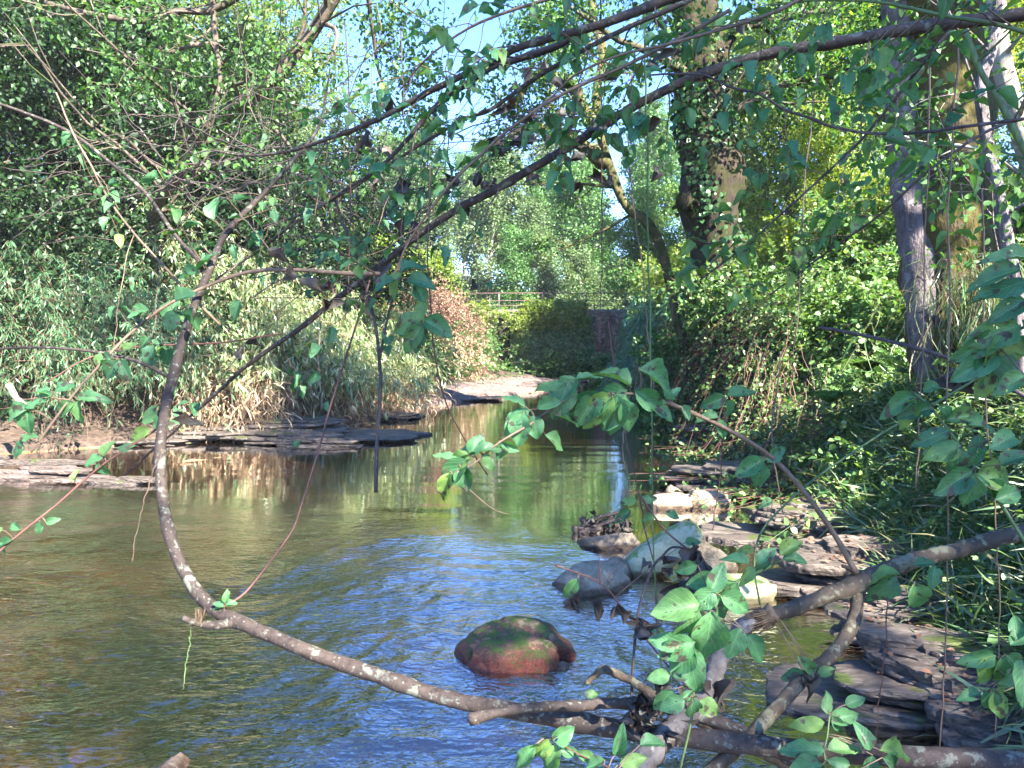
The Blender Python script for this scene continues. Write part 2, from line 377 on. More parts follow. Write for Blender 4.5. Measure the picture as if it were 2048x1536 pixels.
def f_ground(nt, pos, geo):
    sep = N(nt, "ShaderNodeSeparateXYZ"); nt.links.new(pos, sep.inputs[0]); z = sep.outputs[2]
    n1 = noise(nt, pos, 1.2, 5); n2 = noise(nt, pos, 9, 5, .65); n3 = noise(nt, pos, 45, 4, .6)
    soil = ramp(nt, n2, [(.022, .016, .012), (.055, .038, .028), (.11, .075, .055)], [.3, .5, .75])
    moss = mixc(nt, n3, (.02, .035, .01), (.05, .085, .02))
    land = mixc(nt, ramp(nt, n1, [(0, 0, 0), (1, 1, 1)], [.5, .6]), soil, moss)
    beach = ramp(nt, n2, [(.05, .035, .028), (.16, .115, .095), (.30, .23, .20)], [.34, .5, .68]); mud = ramp(nt, n2, [(.03, .022, .017), (.075, .052, .038), (.15, .105, .078)], [.3, .5, .75]); beach = mixc(nt, ramp(nt, mth(nt, 'ADD', mth(nt, 'DIVIDE', sep.outputs[1], 40), mth(nt, 'MULTIPLY', n1, .1)), [(0, 0, 0), (1, 1, 1)], [.50, .58]), mud, beach)
    peb = N(nt, "ShaderNodeTexVoronoi"); peb.inputs['Scale'].default_value = 13; nt.links.new(pos, peb.inputs['Vector'])
    pebc = mixc(nt, .82, peb.outputs['Color'], (.5, .42, .34)); pebc = mixc(nt, 1.0, pebc, (.26, .19, .125), 'MULTIPLY')
    bed = mixc(nt, ramp(nt, n1, [(0, 0, 0), (1, 1, 1)], [.42, .58]), mixc(nt, n2, (.16, .10, .06), (.32, .21, .135)), pebc)
    yy = mth(nt, 'LESS_THAN', sep.outputs[1], 8.5)
    hz = ramp(nt, z, [(0, 0, 0), (1, 1, 1)], [.50, .60])
    c = mixc(nt, mth(nt, 'GREATER_THAN', z, .02), bed, beach)
    c = mixc(nt, ramp(nt, mth(nt, 'ADD', z, mth(nt, 'MULTIPLY', n2, .2)), [(0, 0, 0), (1, 1, 1)], [.42, .56]), c, land)
    h = mth(nt, 'ADD', n2, mth(nt, 'MULTIPLY', n3, .4))
    return c, h
M['ground'] = mat_surf('ground', f_ground, .9, .9, .03)
ground = grid(sinhmap(560, -110, 110, 0, .45), sinhmap(620, -30, 190, 8, .16), height).obj('ground', M['ground'])
tag(ground, kind='structure')

# ------------------------------------------------------------------ water
def riffle(x, y):
    """0 in the still pool, 1 where the stream runs fast"""
    r = sstep(7.8, 4.2, y + .4 * x) * .92 + .08
    r = r * (.4 + .6 * sstep(-.3, .6, x * -.2 + .5 * vnoise(x * .5, y * .5, 0, 5) + .3))
    return np.clip(r - .05, .035, 1)
def wave(x, y):
    r = riffle(x, y); w = 0
    # short crested waves carried towards the lower right
    for k, (ang, L, A, st) in enumerate(((2.35, .62, .0170, 2.0), (1.75, .31, .0090, 2.0), (2.75, .17, .0050, 1.8), (1.3, .095, .0026, 1.6))):
        ca, sa = cos(ang), sin(ang)
        wx = x + .30 * vnoise(x * 1.1, y * 1.1, k, 50 + k); wy = y + .30 * vnoise(x * 1.1, y * 1.1, k + 9, 60 + k)
        u = (wx * ca + wy * sa) / L; v = (-wx * sa + wy * ca) / L / st
        n = vnoise(u, v, k * 3.7, 70 + k); w = w + A * (1 - 2 * np.abs(n)) * 1.3
    slow = sstep(30, 10, y)
    w = w * r ** 1.5 + .0016 * slow * vnoise(x * 1.3, y * 4.0, 0, 90)
    return w
M_W, nt, out = newmat('stream_water'); L = nt.links
geo = N(nt, "ShaderNodeNewGeometry"); pos = geo.outputs['Position']
att = N(nt, "ShaderNodeAttribute"); att.attribute_name = 'riffle'
h1 = noise(nt, pos, 4.5, 1.5, .5, .5, (1, 1.9, 1, .6)); h2 = noise(nt, pos, 12.0, 1.5, .5, .6, (1, 2.2, 1, .15)); h3 = noise(nt, pos, 34, 1, .5, .5, (1, 1.8, 1, 1.0))
hs = noise(nt, pos, 3.0, 3, .5, 0, (1, 3.5, 1))
fine = mth(nt, 'ADD', mth(nt, 'ADD', mth(nt, 'MULTIPLY', h1, .8), mth(nt, 'MULTIPLY', h2, .6)), mth(nt, 'MULTIPLY', h3, .16))
hh = mth(nt, 'ADD', mth(nt, 'MULTIPLY', fine, att.outputs['Fac']), mth(nt, 'MULTIPLY', hs, .06))
bp = N(nt, "ShaderNodeBump"); bp.inputs['Strength'].default_value = 1.0; bp.inputs['Distance'].default_value = .016
L.new(hh, bp.inputs['Height'])
tr = N(nt, "ShaderNodeBsdfTransparent"); tr.inputs[0].default_value = (.66, .56, .42, 1)
gl = N(nt, "ShaderNodeBsdfGlossy"); gl.inputs['Roughness'].default_value = .01; gl.inputs[0].default_value = (1, 1, 1, 1)
L.new(bp.outputs[0], gl.inputs['Normal'])
fr = N(nt, "ShaderNodeFresnel"); fr.inputs[0].default_value = 1.4; L.new(bp.outputs[0], fr.inputs['Normal'])
fac = mth(nt, 'MULTIPLY_ADD', fr.outputs[0], 2.2, .14, clamp=True); fac = mth(nt, 'MINIMUM', fac, .74)
mx = N(nt, "ShaderNodeMixShader"); L.new(fac, mx.inputs[0]); L.new(tr.outputs[0], mx.inputs[1]); L.new(gl.outputs[0], mx.inputs[2])
L.new(mx.outputs[0], out.inputs[0])
wy_ = np.concatenate([np.linspace(-12, 1.2, 30)[:-1], 1.2 * np.exp(np.linspace(0, math.log(52), 640))])
wx_ = sinhmap(660, -14, 9, -.2, .9)
wmb = grid(wx_, wy_, wave)
water = wmb.obj('water', M_W); tag(water, kind='structure')
vv = np.vstack(wmb.v); at = water.data.attributes.new('riffle', 'FLOAT', 'POINT'); at.data.foreach_set('value', riffle(vv[:, 0], vv[:, 1]).astype(np.float32))

# ------------------------------------------------------------------ tree maker
def rot_dir(d, ang, az, rng):
    d = nrm(d); a = np.array([0, 0, 1.0]) if abs(d[2]) < .9 else np.array([1.0, 0, 0])
    u = nrm(np.cross(d, a)); v = np.cross(d, u)
    return nrm(d * cos(ang) + (u * cos(az) + v * sin(az)) * sin(ang))
def grow(p, d, Ln, r, lev, rng, wood, tips, spread=.8, kids=(9, 5, 3), ratio=.45, wander=.12, lift=.05, tmin=.3, nseg=9, path=None, minr=.004, sides=(10, 6, 4, 3)):
    top = len(kids) - lev
    if path is not None: pts = catmull(path, 26); Ln = np.sum(np.linalg.norm(np.diff(pts, axis=0), axis=1))
    else:
        m = max(4, nseg - 2 * top); pts = [np.array(p, float)]; dd = nrm(d)
        for i in range(m):
            dd = nrm(dd + rng.normal(0, wander, 3) + np.array([0, 0, lift])); pts.append(pts[-1] + dd * Ln / m)
        pts = np.array(pts)
    t = np.linspace(0, 1, len(pts)); rad = np.maximum(r * (1 - .8 * t) if top else r * (1 - .72 * t ** 1.2), minr)
    if top == 0: rad = rad * (1 + .35 * np.exp(-t * 16))
    wood.append((pts, rad, top))
    if lev <= 0:
        k = len(pts); tips.append((pts[1:], nrm(np.gradient(pts, axis=0))[1:])); return
    n = kids[top]
    for c in range(n):
        tt = tmin + (1 - tmin) * ((c + rng.random()) / n) if top == 0 else .2 + .8 * (c + rng.random()) / n
        i = min(int(tt * (len(pts) - 1)), len(pts) - 2); f = tt * (len(pts) - 1) - i
        q = pts[i] * (1 - f) + pts[i + 1] * f; dd = pts[i + 1] - pts[i]
        nd = rot_dir(dd, spread * (.75 + .5 * rng.random()), c * 2.4 + rng.random() * 1.2, rng)
        grow(q, nd, Ln * ratio * (1.15 - .55 * tt if top == 0 else .8 + .4 * rng.random()), max(r * .42 * (1.1 - .6 * tt), minr), lev - 1, rng, wood, tips, spread, kids, ratio if top else ratio * 1.15, wander * 1.3, lift, .2, nseg, None, minr, sides)
def crown_leaves(tips, rng, per=14, size=.12, sig=.16, width=.6, T=T_DIA, droop=-.3, upj=.8, keep=None):
    mb = MB()
    pos = np.vstack([a for a, b in tips]); dr = np.vstack([b for a, b in tips])
    pos = np.repeat(pos, per, 0); dr = np.repeat(dr, per, 0); n = len(pos)
    pos = pos + rng.normal(0, sig, (n, 3)) * np.array([1, 1, .75])
    d = nrm(dr * .5 + rng.normal(0, .7, (n, 3)) + np.array([0, 0, droop]))
    if keep is not None:
        k = keep(pos); pos = pos[k]; d = d[k]; n = len(pos)
    leaves(mb, pos, d, size * (.65 + .7 * rng.random(n)), width, upj=upj, T=T, rng=rng)
    return mb
def tree_mesh(seed, H, r, kids=(12, 6, 3), per=9, size=.13, sig=.18, spread=.85, ratio=.42, tmin=.3, lean=(0, 0), path=None, T=T_DIA, width=.6, droop=-.3, wander=.07, lift=.05, keep=None, bark_='tree', leafm='lf_mid', rough=.12, lump=.12):
    rng = rngf(seed); wood = []; tips = []
    grow((0, 0, -.3), (lean[0], lean[1], 1), H, r, len(kids), rng, wood, tips, spread, kids, ratio, wander, lift, tmin, 12, path)
    tb = MB(); lb = MB()
    for pts, rad, top in wood:
        if top == 0: tube(tb, catmull(pts, 60), np.interp(np.linspace(0, 1, 60), np.linspace(0, 1, len(rad)), rad), 16, seed, rough, lump=lump)
        elif top == 1: tube(lb, pts, rad, 6, seed)
        else: tube(lb, pts, rad, 3 if top > 2 else 4, seed, cap=False)
    cb = crown_leaves(tips, rng, per, size, sig, width, T, droop, keep=keep)
    return tb, lb, cb
def make_tree(name, loc, label, cat='tree', group=None, bark_='tree', leafm='lf_mid', **kw):
    o = thing(name, loc, label, cat, group)
    tb, lb, cb = tree_mesh(**kw)
    tb.obj('trunk', M[bark_], o, (0, 0, 0)); lb.obj('limbs', M[bark_], o, (0, 0, 0)); cb.obj('crown', M[leafm], o, (0, 0, 0))
    return o
def copy_tree(src, loc, rz, sc, label, leafm=None):
    r = src.copy(); COL.objects.link(r); r.location = tuple(loc); r.rotation_euler = (0, 0, rz); r.scale = (sc, sc, sc); r['label'] = label
    for ch in src.children:
        c = ch.copy(); COL.objects.link(c); c.parent = r
    return r
def gz(x, y): return float(height(np.array([x]), np.array([y]))[0])
def at(x, y): return (x, y, gz(x, y))
#@@TREES
# ------------------------------------------------------------------ trees
# left bank wall
t1 = make_tree('broadleaf_tree', at(-9.2, 18.0), 'tall light leafy tree at the back of the left bank, nearest to the picture edge', group='trees on the left bank', seed=1, H=11, r=.24, kids=(16, 7, 4), per=8, size=.13, leafm='lf_lite', tmin=.42, spread=1.0, ratio=.42, sig=.16)
t2 = make_tree('broadleaf_tree', at(-6.6, 17.5), 'dark ivy-green tree behind the sunlit bamboo on the left bank', group='trees on the left bank', seed=2, H=6.2, r=.2, kids=(16, 7, 4), per=11, size=.12, leafm='lf_shaded', tmin=.05, spread=1.1, ratio=.42, sig=.15)
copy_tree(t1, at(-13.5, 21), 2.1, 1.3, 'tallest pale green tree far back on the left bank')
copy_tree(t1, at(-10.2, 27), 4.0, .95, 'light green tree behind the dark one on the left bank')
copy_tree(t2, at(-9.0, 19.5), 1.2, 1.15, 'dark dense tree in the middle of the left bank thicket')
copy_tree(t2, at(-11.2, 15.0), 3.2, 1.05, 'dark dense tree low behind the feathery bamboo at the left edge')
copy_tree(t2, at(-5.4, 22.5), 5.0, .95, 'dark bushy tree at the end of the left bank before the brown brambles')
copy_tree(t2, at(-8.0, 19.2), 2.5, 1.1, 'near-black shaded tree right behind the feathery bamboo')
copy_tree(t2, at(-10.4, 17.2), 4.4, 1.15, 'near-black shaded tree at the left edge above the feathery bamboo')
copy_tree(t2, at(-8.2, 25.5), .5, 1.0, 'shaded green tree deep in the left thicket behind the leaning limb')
# sunlit small trees beyond the left bank
t3 = make_tree('sunlit_bush', at(-4.2, 35.5), 'round yellow-green sunlit bush above the brown brambles by the bridge', 'bush', seed=3, H=3.6, r=.09, kids=(12, 6, 4), per=11, size=.14, leafm='lf_yel', tmin=.05, spread=1.0, ratio=.42, sig=.25)
copy_tree(t3, at(-6.8, 31), 1.0, 1.1, 'yellow-green sunlit bush half hidden behind the left bank bamboo')
# far trees behind the bridge
f1 = make_tree('tall_tree', at(-1.5, 52), 'slender pale green tree straight behind the bridge', group='tall trees behind the bridge', seed=4, H=11, r=.15, kids=(16, 6, 3), per=8, size=.20, leafm='lf_pale', bark_='tree_pale', tmin=.22, spread=.75, ratio=.27, sig=.3)
f2 = make_tree('tall_tree', at(5.2, 50), 'pale grey-green tree behind the right end of the bridge rail', group='tall trees behind the bridge', seed=5, H=11.5, r=.16, kids=(16, 6, 3), per=7, size=.20, leafm='lf_mid', bark_='tree_pale', tmin=.2, spread=.7, ratio=.26, sig=.32)
far = [(-7, 58, 1.0, 'pale tree at the left end of the far row behind the bridge'), (-3.5, 66, 1.15, 'distant pale tree rising between the two nearer ones behind the bridge'), (1.5, 60, 1.0, 'far tree with a thin white stem seen above the bridge deck'),
       (2.2, 47, .75, 'low leafy tree just behind the bridge rail'), (6.5, 62, 1.1, 'far tree behind the arching mossy boughs'), (-11, 62, 1.05, 'distant tree beyond the left thicket'), (10, 56, 1.1, 'distant tree behind the right hillside shrubs'), (3.6, 72, 1.3, 'farthest hazy tree at the centre of the valley'), (-8, 78, 1.3, 'farthest hazy tree left of the valley centre'), (-15, 50, 1.1, 'tall tree far beyond the left bank, mostly hidden'), (12, 70, 1.3, 'farthest tree beyond the right hillside'), (-4.8, 46, .7, 'pale small tree left of the rail behind the yellow-green bush'), (0.2, 44, .62, 'small tree close behind the middle of the bridge'), (4.2, 43, .6, 'small tree close behind the right half of the bridge'), (-2.2, 84, 1.35, 'hazy treetop at the valley centre, left one'), (6.5, 88, 1.45, 'hazy treetop at the valley centre, right one'), (-5.8, 92, 1.2, 'hazy treetop low on the valley skyline')]
for i, (x, y, s, lab) in enumerate(far): copy_tree(f1 if i % 2 else f2, at(x, y), i * 1.7, s, lab)
# right hillside trees; the golden ones carry backlight in their leaf colour
h1 = make_tree('hillside_tree', at(10.8, 21.5), 'yellow-green tree between the two big trunks, backlight painted into its leaves', group='trees on the right hillside', seed=6, H=10.5, r=.2, kids=(18, 7, 4), per=8, size=.15, leafm='lf_backlit', tmin=.12, spread=.95, ratio=.33, sig=.3)
h2 = make_tree('hillside_tree', at(9.8, 27.0), 'fresh green tree left of the ivy-clad trunk', group='trees on the right hillside', seed=7, H=8, r=.16, kids=(16, 7, 4), per=8, size=.14, leafm='lf_lite', tmin=.08, spread=1.0, ratio=.38, sig=.28)
for i, (x, y, s, src, lab) in enumerate([(14.5, 24.5, 1.15, h1, 'tall tree high on the right hillside, golden backlight painted into its leaves'), (11.5, 32, .95, h1, 'yellow-green tree up the valley behind the hillside shrubs'), (17.5, 20, .9, h1, 'tree behind the mossy trunk at the right edge'), (6.6, 36, .8, h2, 'green tree above the right end of the bridge'), (11.5, 16.5, .5, h1, 'small green tree in the gap right of the ivy-clad trunk'), (8.6, 18.5, .38, h1, 'low leafy tree at the foot of the hillside clearing'), (10.4, 40, 1.0, h2, 'green tree far up the right side of the valley')]):
    copy_tree(src, at(x, y), 1 + i * 1.3, s, lab)
# unseen trees added on the near right bank to shade the stream
s1 = make_tree('added_shade_tree', at(8.0, 4.0), 'unseen tall tree added on the near right bank, its crown shading the stream', group='added shading trees out of frame', seed=8, H=11, r=.25, kids=(14, 7, 4), per=6, size=.17, leafm='lf_mid', tmin=.35, spread=.9, ratio=.36, sig=.32)
copy_tree(s1, at(5.6, -3.9), 2.0, .72, 'unseen shading tree added behind the camera on the right bank')


# leaning tree over the left bank, its thick limb crossing the sky
def limb_tree(name, loc, label, cat, paths, leafm, bark_, seed, kids=(7, 5, 3), per=8, size=.09, ratio=.3, tmin=.25, keep=None, sig=.16, rough=.1, moss_leaf=None, spread=.8, lev_from=0, droop=-.3, lift=.03):
    """tree drawn from given main stems (world paths with end radii); side branches and leaves grow on them"""
    o = thing(name, loc, label, cat); rng = rngf(seed); base = np.array(loc, float)
    tb = MB(); lb = MB(); tips = []
    for (pts, r0, r1, ks, rt, tm) in paths:
        pts = np.array(pts, float) - base; wood = []
        c = catmull(pts, 50); rad = r0 + (r1 - r0) * np.linspace(0, 1, 50)
        tube(tb, c, rad, 14, seed, rough, lump=.12)
        Ln = np.sum(np.linalg.norm(np.diff(c, axis=0), axis=1))
        n = ks[0]
        for k in range(n):
            tt = tm + (1 - tm) * (k + rng.random()) / n; i = min(int(tt * 49), 48)
            nd = rot_dir(c[i + 1] - c[i], spread * (.7 + .6 * rng.random()), rng.random() * 6.28, rng)
            grow(c[i], nd, Ln * rt * (1.1 - .4 * tt), rad[i] * .45, len(ks) - 1, rng, wood, tips, spread, (0,) + tuple(ks[1:]) if False else tuple(ks[1:]) + (1,), .5, .16, lift, .25, 8)
        for p_, r_, top in wood: tube(lb, p_, r_, 5 if top == 0 else 3, seed, cap=False)
    tb.obj('trunk', M[bark_], o, (0, 0, 0)); lb.obj('limbs', M[bark_], o, (0, 0, 0))
    if tips: crown_leaves(tips, rng, per, size, sig, .65, droop=droop, keep=keep).obj('crown', M[leafm], o, (0, 0, 0))
    return o
d0 = 11.0
limb_tree('leaning_tree', at(-8.4, 18.6), 'dark bare-trunked tree leaning from the left bank up across the sky', 'tree',
  [([(-8.4, 18.6, 1.0), P(300, 470, 16.5), P(372, 330, 13), P(450, 235, 11.2), P(510, 195, 10.6), P(560, 145, 10.5), P(605, 95, 10.4), P(640, 40, 10.3), P(672, -10, 10.2), P(740, -140, 10)], .13, .075, (13, 6, 4), .30, .3),
   ([P(505, 200, 10.6), P(520, 235, 10.5), P(560, 268, 10.4), P(585, 300, 10.3)], .035, .015, (3, 3), .5, .3),
   ([P(640, 45, 10.3), P(672, 60, 10), P(668, 100, 9.9), P(652, 128, 9.8)], .035, .012, (3, 3), .5, .3),
   ([P(420, -60, 10), P(428, 30, 10), P(432, 88, 10), P(440, 160, 10), P(425, 215, 10), P(412, 260, 10.1)], .05, .015, (6, 4, 3), .4, .1),
   ([P(432, 88, 10), P(380, 92, 10), P(335, 110, 10), P(300, 150, 10), P(255, 160, 10)], .035, .01, (6, 4), .4, .1),
   ([P(700, -150, 9.8), P(560, -60, 9.9), P(430, 18, 10), P(360, 22, 10), P(290, 42, 10), P(180, 28, 10), P(90, 5, 10)], .06, .03, (9, 5, 3), .3, .1),
   ([P(700, -150, 9.8), P(730, -40, 10.2), P(745, 60, 10.6), P(760, 150, 11), P(800, 230, 11.3)], .04, .012, (10, 6, 4), .42, .05)],
  'lf_mid', 'tree', 11, per=10, size=.08, sig=.14)
# arching mossy tree behind the big diagonal branch
bx = P(1350, 520, 17)
limb_tree('arching_mossy_tree', (bx[0] + .3, bx[1], gz(bx[0] + .3, bx[1])), 'crooked tree with arching golden-mossy boughs bending left over the stream', 'tree',
  [([(bx[0] + .6, bx[1], gz(bx[0] + .6, bx[1]) - .2), P(1320, 490, 17), P(1250, 410, 17), P(1210, 300, 17), P(1192, 200, 17), P(1205, 110, 17), P(1185, 20, 17), P(1190, -60, 17), P(1230, -200, 17)], .12, .08, (9, 5, 3), .2, .4),
   ([P(1215, 330, 17), P(1165, 292, 16.8), P(1120, 264, 16.6), P(1070, 256, 16.4), P(1030, 268, 16.2), P(1000, 300, 16)], .17, .045, (8, 5, 3), .26, .3),
   ([P(1195, 260, 17), P(1165, 215, 16.8), P(1150, 180, 16.6), P(1120, 155, 16.4), P(1080, 150, 16.2), P(1050, 175, 16), P(1030, 210, 16), P(1000, 215, 15.8)], .16, .05, (8, 5, 3), .26, .3)],
  'lf_mid', 'tree_gold', 12, per=11, size=.10, rough=.3)

# ------------------------------------------------------------------ big trunks on the right bank
def ivy_on(path, rad, n, rng, size, T=T_OVAL, width=.9, thick=.06, zr=(0, 1), clump=1.2, face=None, thr=.12):
    c = catmull(path, 60); r = np.interp(np.linspace(0, 1, 60), np.linspace(0, 1, len(rad)), rad)
    u = zr[0] + (zr[1] - zr[0]) * rng.random(n * 3); i = np.clip((u * 59).astype(int), 0, 58)
    T_ = nrm(np.gradient(c, axis=0))[i]; a = rng.random(n * 3) * 2 * pi
    x = nrm(np.cross(T_, np.array([0, 1, 0.]))); y = np.cross(T_, x)
    d = x * np.cos(a)[:, None] + y * np.sin(a)[:, None]
    pos = c[i] + d * (r[i] * 1.02 + thick * rng.random(n * 3) ** 1.5)[:, None]
    k = vnoise(pos[:, 0] * clump * 2, pos[:, 1] * clump * 2, pos[:, 2] * clump, 77) + rng.normal(0, .15, n * 3) > thr
    pos, d = pos[k][:n], d[k][:n]
    mb = MB(); dd = nrm(rng.normal(0, .5, pos.shape) + np.array([0, 0, -.8]))
    leaves(mb, pos, dd, size * (.6 + .8 * rng.random(len(pos))), width, T=T, rng=rng, nor=d + rng.normal(0, .35, d.shape))
    return mb
rng = rngf(40)
# ivy-clad trunk in the middle
dm = 16.0
mid_path = [P(1440, 640, dm), P(1442, 560, dm), P(1428, 470, dm), P(1418, 410, dm), P(1425, 340, dm), P(1412, 260, dm), P(1405, 180, dm), P(1400, 90, dm), P(1385, 0, dm), P(1370, -120, dm), P(1350, -320, dm)]
mr = np.array([.72, .64, .58, .66, .52, .58, .52, .46, .42, .38, .3]) * .95
o = thing('ivy_clad_tree', mid_path[0], 'thick dark ivy-clad trunk with burls standing mid-distance on the right bank', 'tree')
mb = MB(); rr = np.interp(np.linspace(0, 1, 90), np.linspace(0, 1, len(mr)), mr); tube(mb, catmull(mid_path, 90), rr, 28, 3, .16, lump=.15)
for (a, b, r0, r1) in ((P(1395, 170, dm), P(1345, 120, dm - .3), .24, .10), (P(1400, 430, dm), P(1362, 405, dm - .4), .28, .16), (P(1440, 140, dm), P(1465, 75, dm), .14, .08)):
    tube(mb, catmull([a, (a + b) / 2 + [0, 0, .1], b], 10), np.linspace(r0, r1, 10), 12, 4, .3, lump=.3)
mb.obj('trunk', M['tree_mossy'], o)
wood, tips = [], []
for k, (s0, e0) in enumerate([(6, (-1.6, -1.0, 1.2)), (7, (1.5, -.3, 1.0)), (8, (-1.2, .8, 1.3)), (9, (1.4, -1, 1.0)), (9, (-1.5, -1.5, .8)), (10, (0, -1, 1)), (10, (1, 1, 1.2)), (5, (1.3, -.8, .5))]):
    grow(mid_path[s0], e0, 3.6, .11, 3, rng, wood, tips, .8, (6, 5, 4), .5, .14, .02, .2, 9)
lb = MB()
for p_, r_, top in wood: tube(lb, p_, r_, 5 if top == 0 else 3, 1, cap=False)
lb.obj('limbs', M['tree'], o); crown_leaves(tips, rng, 7, .11, .2).obj('crown', M['lf_mid'], o)
ivy_on(mid_path[:-2], mr[:-2], 4200, rng, .09, thr=.05, clump=.8, thick=.16).obj('ivy', M['lf_ivy'], o)

# right double trunk
dr_ = 7.6
pA = [P(1880, 800, dr_), P(1868, 720, dr_), P(1852, 620, dr_), P(1838, 500, dr_), P(1822, 400, dr_), P(1808, 250, dr_), P(1802, 100, dr_), P(1800, -40, dr_), P(1795, -260, dr_), P(1780, -500, dr_)]
rA = np.array([.21, .19, .17, .165, .165, .17, .175, .18, .18, .15])
pB = [P(1930, 800, dr_ + .08), P(1915, 720, dr_ + .08), P(1905, 600, dr_ + .08), P(1895, 450, dr_ + .08), P(1880, 280, dr_ + .08), P(1872, 120, dr_ + .08), P(1875, -60, dr_ + .08), P(1890, -260, dr_ + .4), P(1930, -500, dr_ + .6)]
rB = np.array([.38, .37, .39, .43, .45, .45, .43, .38, .34])
o = thing('double_trunked_tree', pA[0], 'wide double-trunked tree on the right, half grey bark and half brown moss', 'tree')
mb = MB(); tube(mb, catmull(pA, 90), np.interp(np.linspace(0, 1, 90), np.linspace(0, 1, len(rA)), rA), 28, 6, .10, lump=.10); q = mb.obj('trunk', M['tree_grey'], o); q['label'] = 'grey fissured stem of the double-trunked tree'
mb = MB(); tube(mb, catmull(pB, 90), np.interp(np.linspace(0, 1, 90), np.linspace(0, 1, len(rB)), rB), 28, 7, .14, lump=.2); q = mb.obj('mossy_trunk', M['tree_moss2'], o); q['label'] = 'broad stem matted with brown-green moss'
ivy_on(pB, rB, 1300, rng, .05, clump=1.4, thick=.05).obj('ivy', M['lf_ivy'], o)
# moss tufts: short leaves over the mossy stem
ivy_on(pB, rB * 1.0, 14000, rng, .028, T=T_DIA, width=.5, thick=.03, clump=1.6).obj('moss', M['lf_grass'], o)
wood, tips = [], []
for k, (q0, e0) in enumerate([(pA[7], (-1.3, -.4, 1)), (pA[8], (-1.5, .6, .8)), (pB[7], (1.2, -.4, 1)), (pB[8], (.6, 1, 1)), (pA[9], (-1.2, -1, 1)), (pB[8], (1, -1.2, .9)), (pA[8], (-.6, 1.4, .6))]):
    grow(q0, e0, 3.2, .09, 3, rng, wood, tips, .8, (6, 5, 4), .5, .14, .02, .2, 9)
lb = MB()
for p_, r_, top in wood: tube(lb, p_, r_, 5 if top == 0 else 3, 1, cap=False)
lb.obj('limbs', M['tree'], o); crown_leaves(tips, rng, 8, .09, .18).obj('crown', M['lf_mid'], o)
# slim stems at the right edge
def slim(path, r0, r1, mat, label, seed, twigs=5):
    o = thing('slim_tree', path[0], label, 'tree'); mb = MB(); rng = rngf(seed); c = catmull(path, 50)
    tube(mb, c, np.linspace(r0, r1, 50), 12, seed, .06, lump=.06); mb.obj('trunk', M[mat], o)
    wood, tips = [], []
    for k in range(twigs):
        i = 8 + int(k * 40 / twigs); grow(c[i], (rng.normal(), rng.normal(), .6), 1.1, r1 * .35, 2, rng, wood, tips, .8, (4, 3), .5, .16, 0, .2, 7, minr=.002)
    lb = MB()
    for p_, r_, top in wood: tube(lb, p_, r_, 4, 1, cap=False)
    lb.obj('limbs', M[mat], o); crown_leaves(tips, rng, 5, .055, .09, T=T_OVAL).obj('crown', M['lf_mid'], o)
slim([P(2045, 760, 5.2), P(2035, 600, 5.2), P(2018, 500, 5.2), P(1996, 380, 5.2), P(1970, 260, 5.2), P(1962, 170, 5.2), P(1985, 90, 5.2), P(2000, -60, 5.2), P(1990, -250, 5.2)], .045, .03, 'tree_grey', 'thin grey stem with pale lichen bending in front of the mossy trunk', 51)
slim([P(2120, 500, 5.6), P(2062, 330, 5.6), P(2030, 220, 5.6), P(2005, 130, 5.6), P(1995, 40, 5.6), P(1985, -100, 5.6), P(1970, -300, 5.6)], .075, .055, 'tree_pale', 'pale stem catching the light at the top right corner', 52)
slim([P(1930, 60, 3.4), P(1960, 140, 3.4), P(2005, 215, 3.4), P(2048, 300, 3.4), P(2120, 440, 3.4)], .012, .016, 'twig_green', 'thin green stem slanting down at the upper right edge', 53, 3)
#@@BANKS
# ------------------------------------------------------------------ plants made of canes and leaves
def tubes_batch(mb, pts, rad):
    """many thin three-sided stems at once; pts (n,m,3), rad (n,m) or scalar"""
    n, m, _ = pts.shape; rad = np.broadcast_to(rad, (n, m))
    T = nrm(np.gradient(pts, axis=1)); ref = np.array([.3, .9, .2]); A = nrm(np.cross(T, ref)); B = np.cross(T, A)
    V = np.stack([pts + rad[..., None] * (A * cos(a) + B * sin(a)) for a in (0, 2.094, 4.189)], 2)
    off = (np.arange(n) * m * 3)[:, None, None]; i = (np.arange(m - 1) * 3)[None, :, None]; j = np.arange(3)[None, None]; k = (j + 1) % 3
    F = np.stack(np.broadcast_arrays(off + i + j, off + i + k, off + i + 3 + k, off + i + 3 + j), -1).reshape(-1, 4)
    mb.add(V.reshape(-1, 3), F)
def canes(st, dr, ln, sag, m=9, wob=.05, rng=None):
    n = len(st); s = np.linspace(0, 1, m)[None, :, None]; ln = np.broadcast_to(ln, (n,))[:, None, None]; sag = np.broadcast_to(sag, (n,))[:, None, None]
    p = st[:, None] + nrm(dr)[:, None] * s * ln - np.array([0, 0, 1.0]) * sag * (s * ln) ** 2
    w = np.cumsum(rng.normal(0, wob, (n, m, 3)), 1) * ln / m; w[:, 0] = 0
    return p + w
def leaf_on_canes(lb, pts, per, size, width, T, rng, t0=.2, side=.05, droop=-.2, out=None, upj=.5, up=(0, 0, 1)):
    n, m, _ = pts.shape; t = t0 + (1 - t0) * rng.random((n, per)); f = t * (m - 1); i = np.clip(f.astype(int), 0, m - 2); f = (f - i)[..., None]
    a = np.take_along_axis(pts, i[..., None].repeat(3, 2), 1); b = np.take_along_axis(pts, (i + 1)[..., None].repeat(3, 2), 1)
    p = (a * (1 - f) + b * f).reshape(-1, 3); d = nrm(b - a).reshape(-1, 3)
    q = nrm(rng.normal(0, 1, p.shape)); dd = nrm(d * .5 + q * .8 + np.array([0, 0, droop]))
    p = p + q * side * rng.random((len(p), 1))
    leaves(lb, p, dd, size * (.55 + .8 * rng.random(len(p))), width, upj=upj, T=T, rng=rng, up=up)
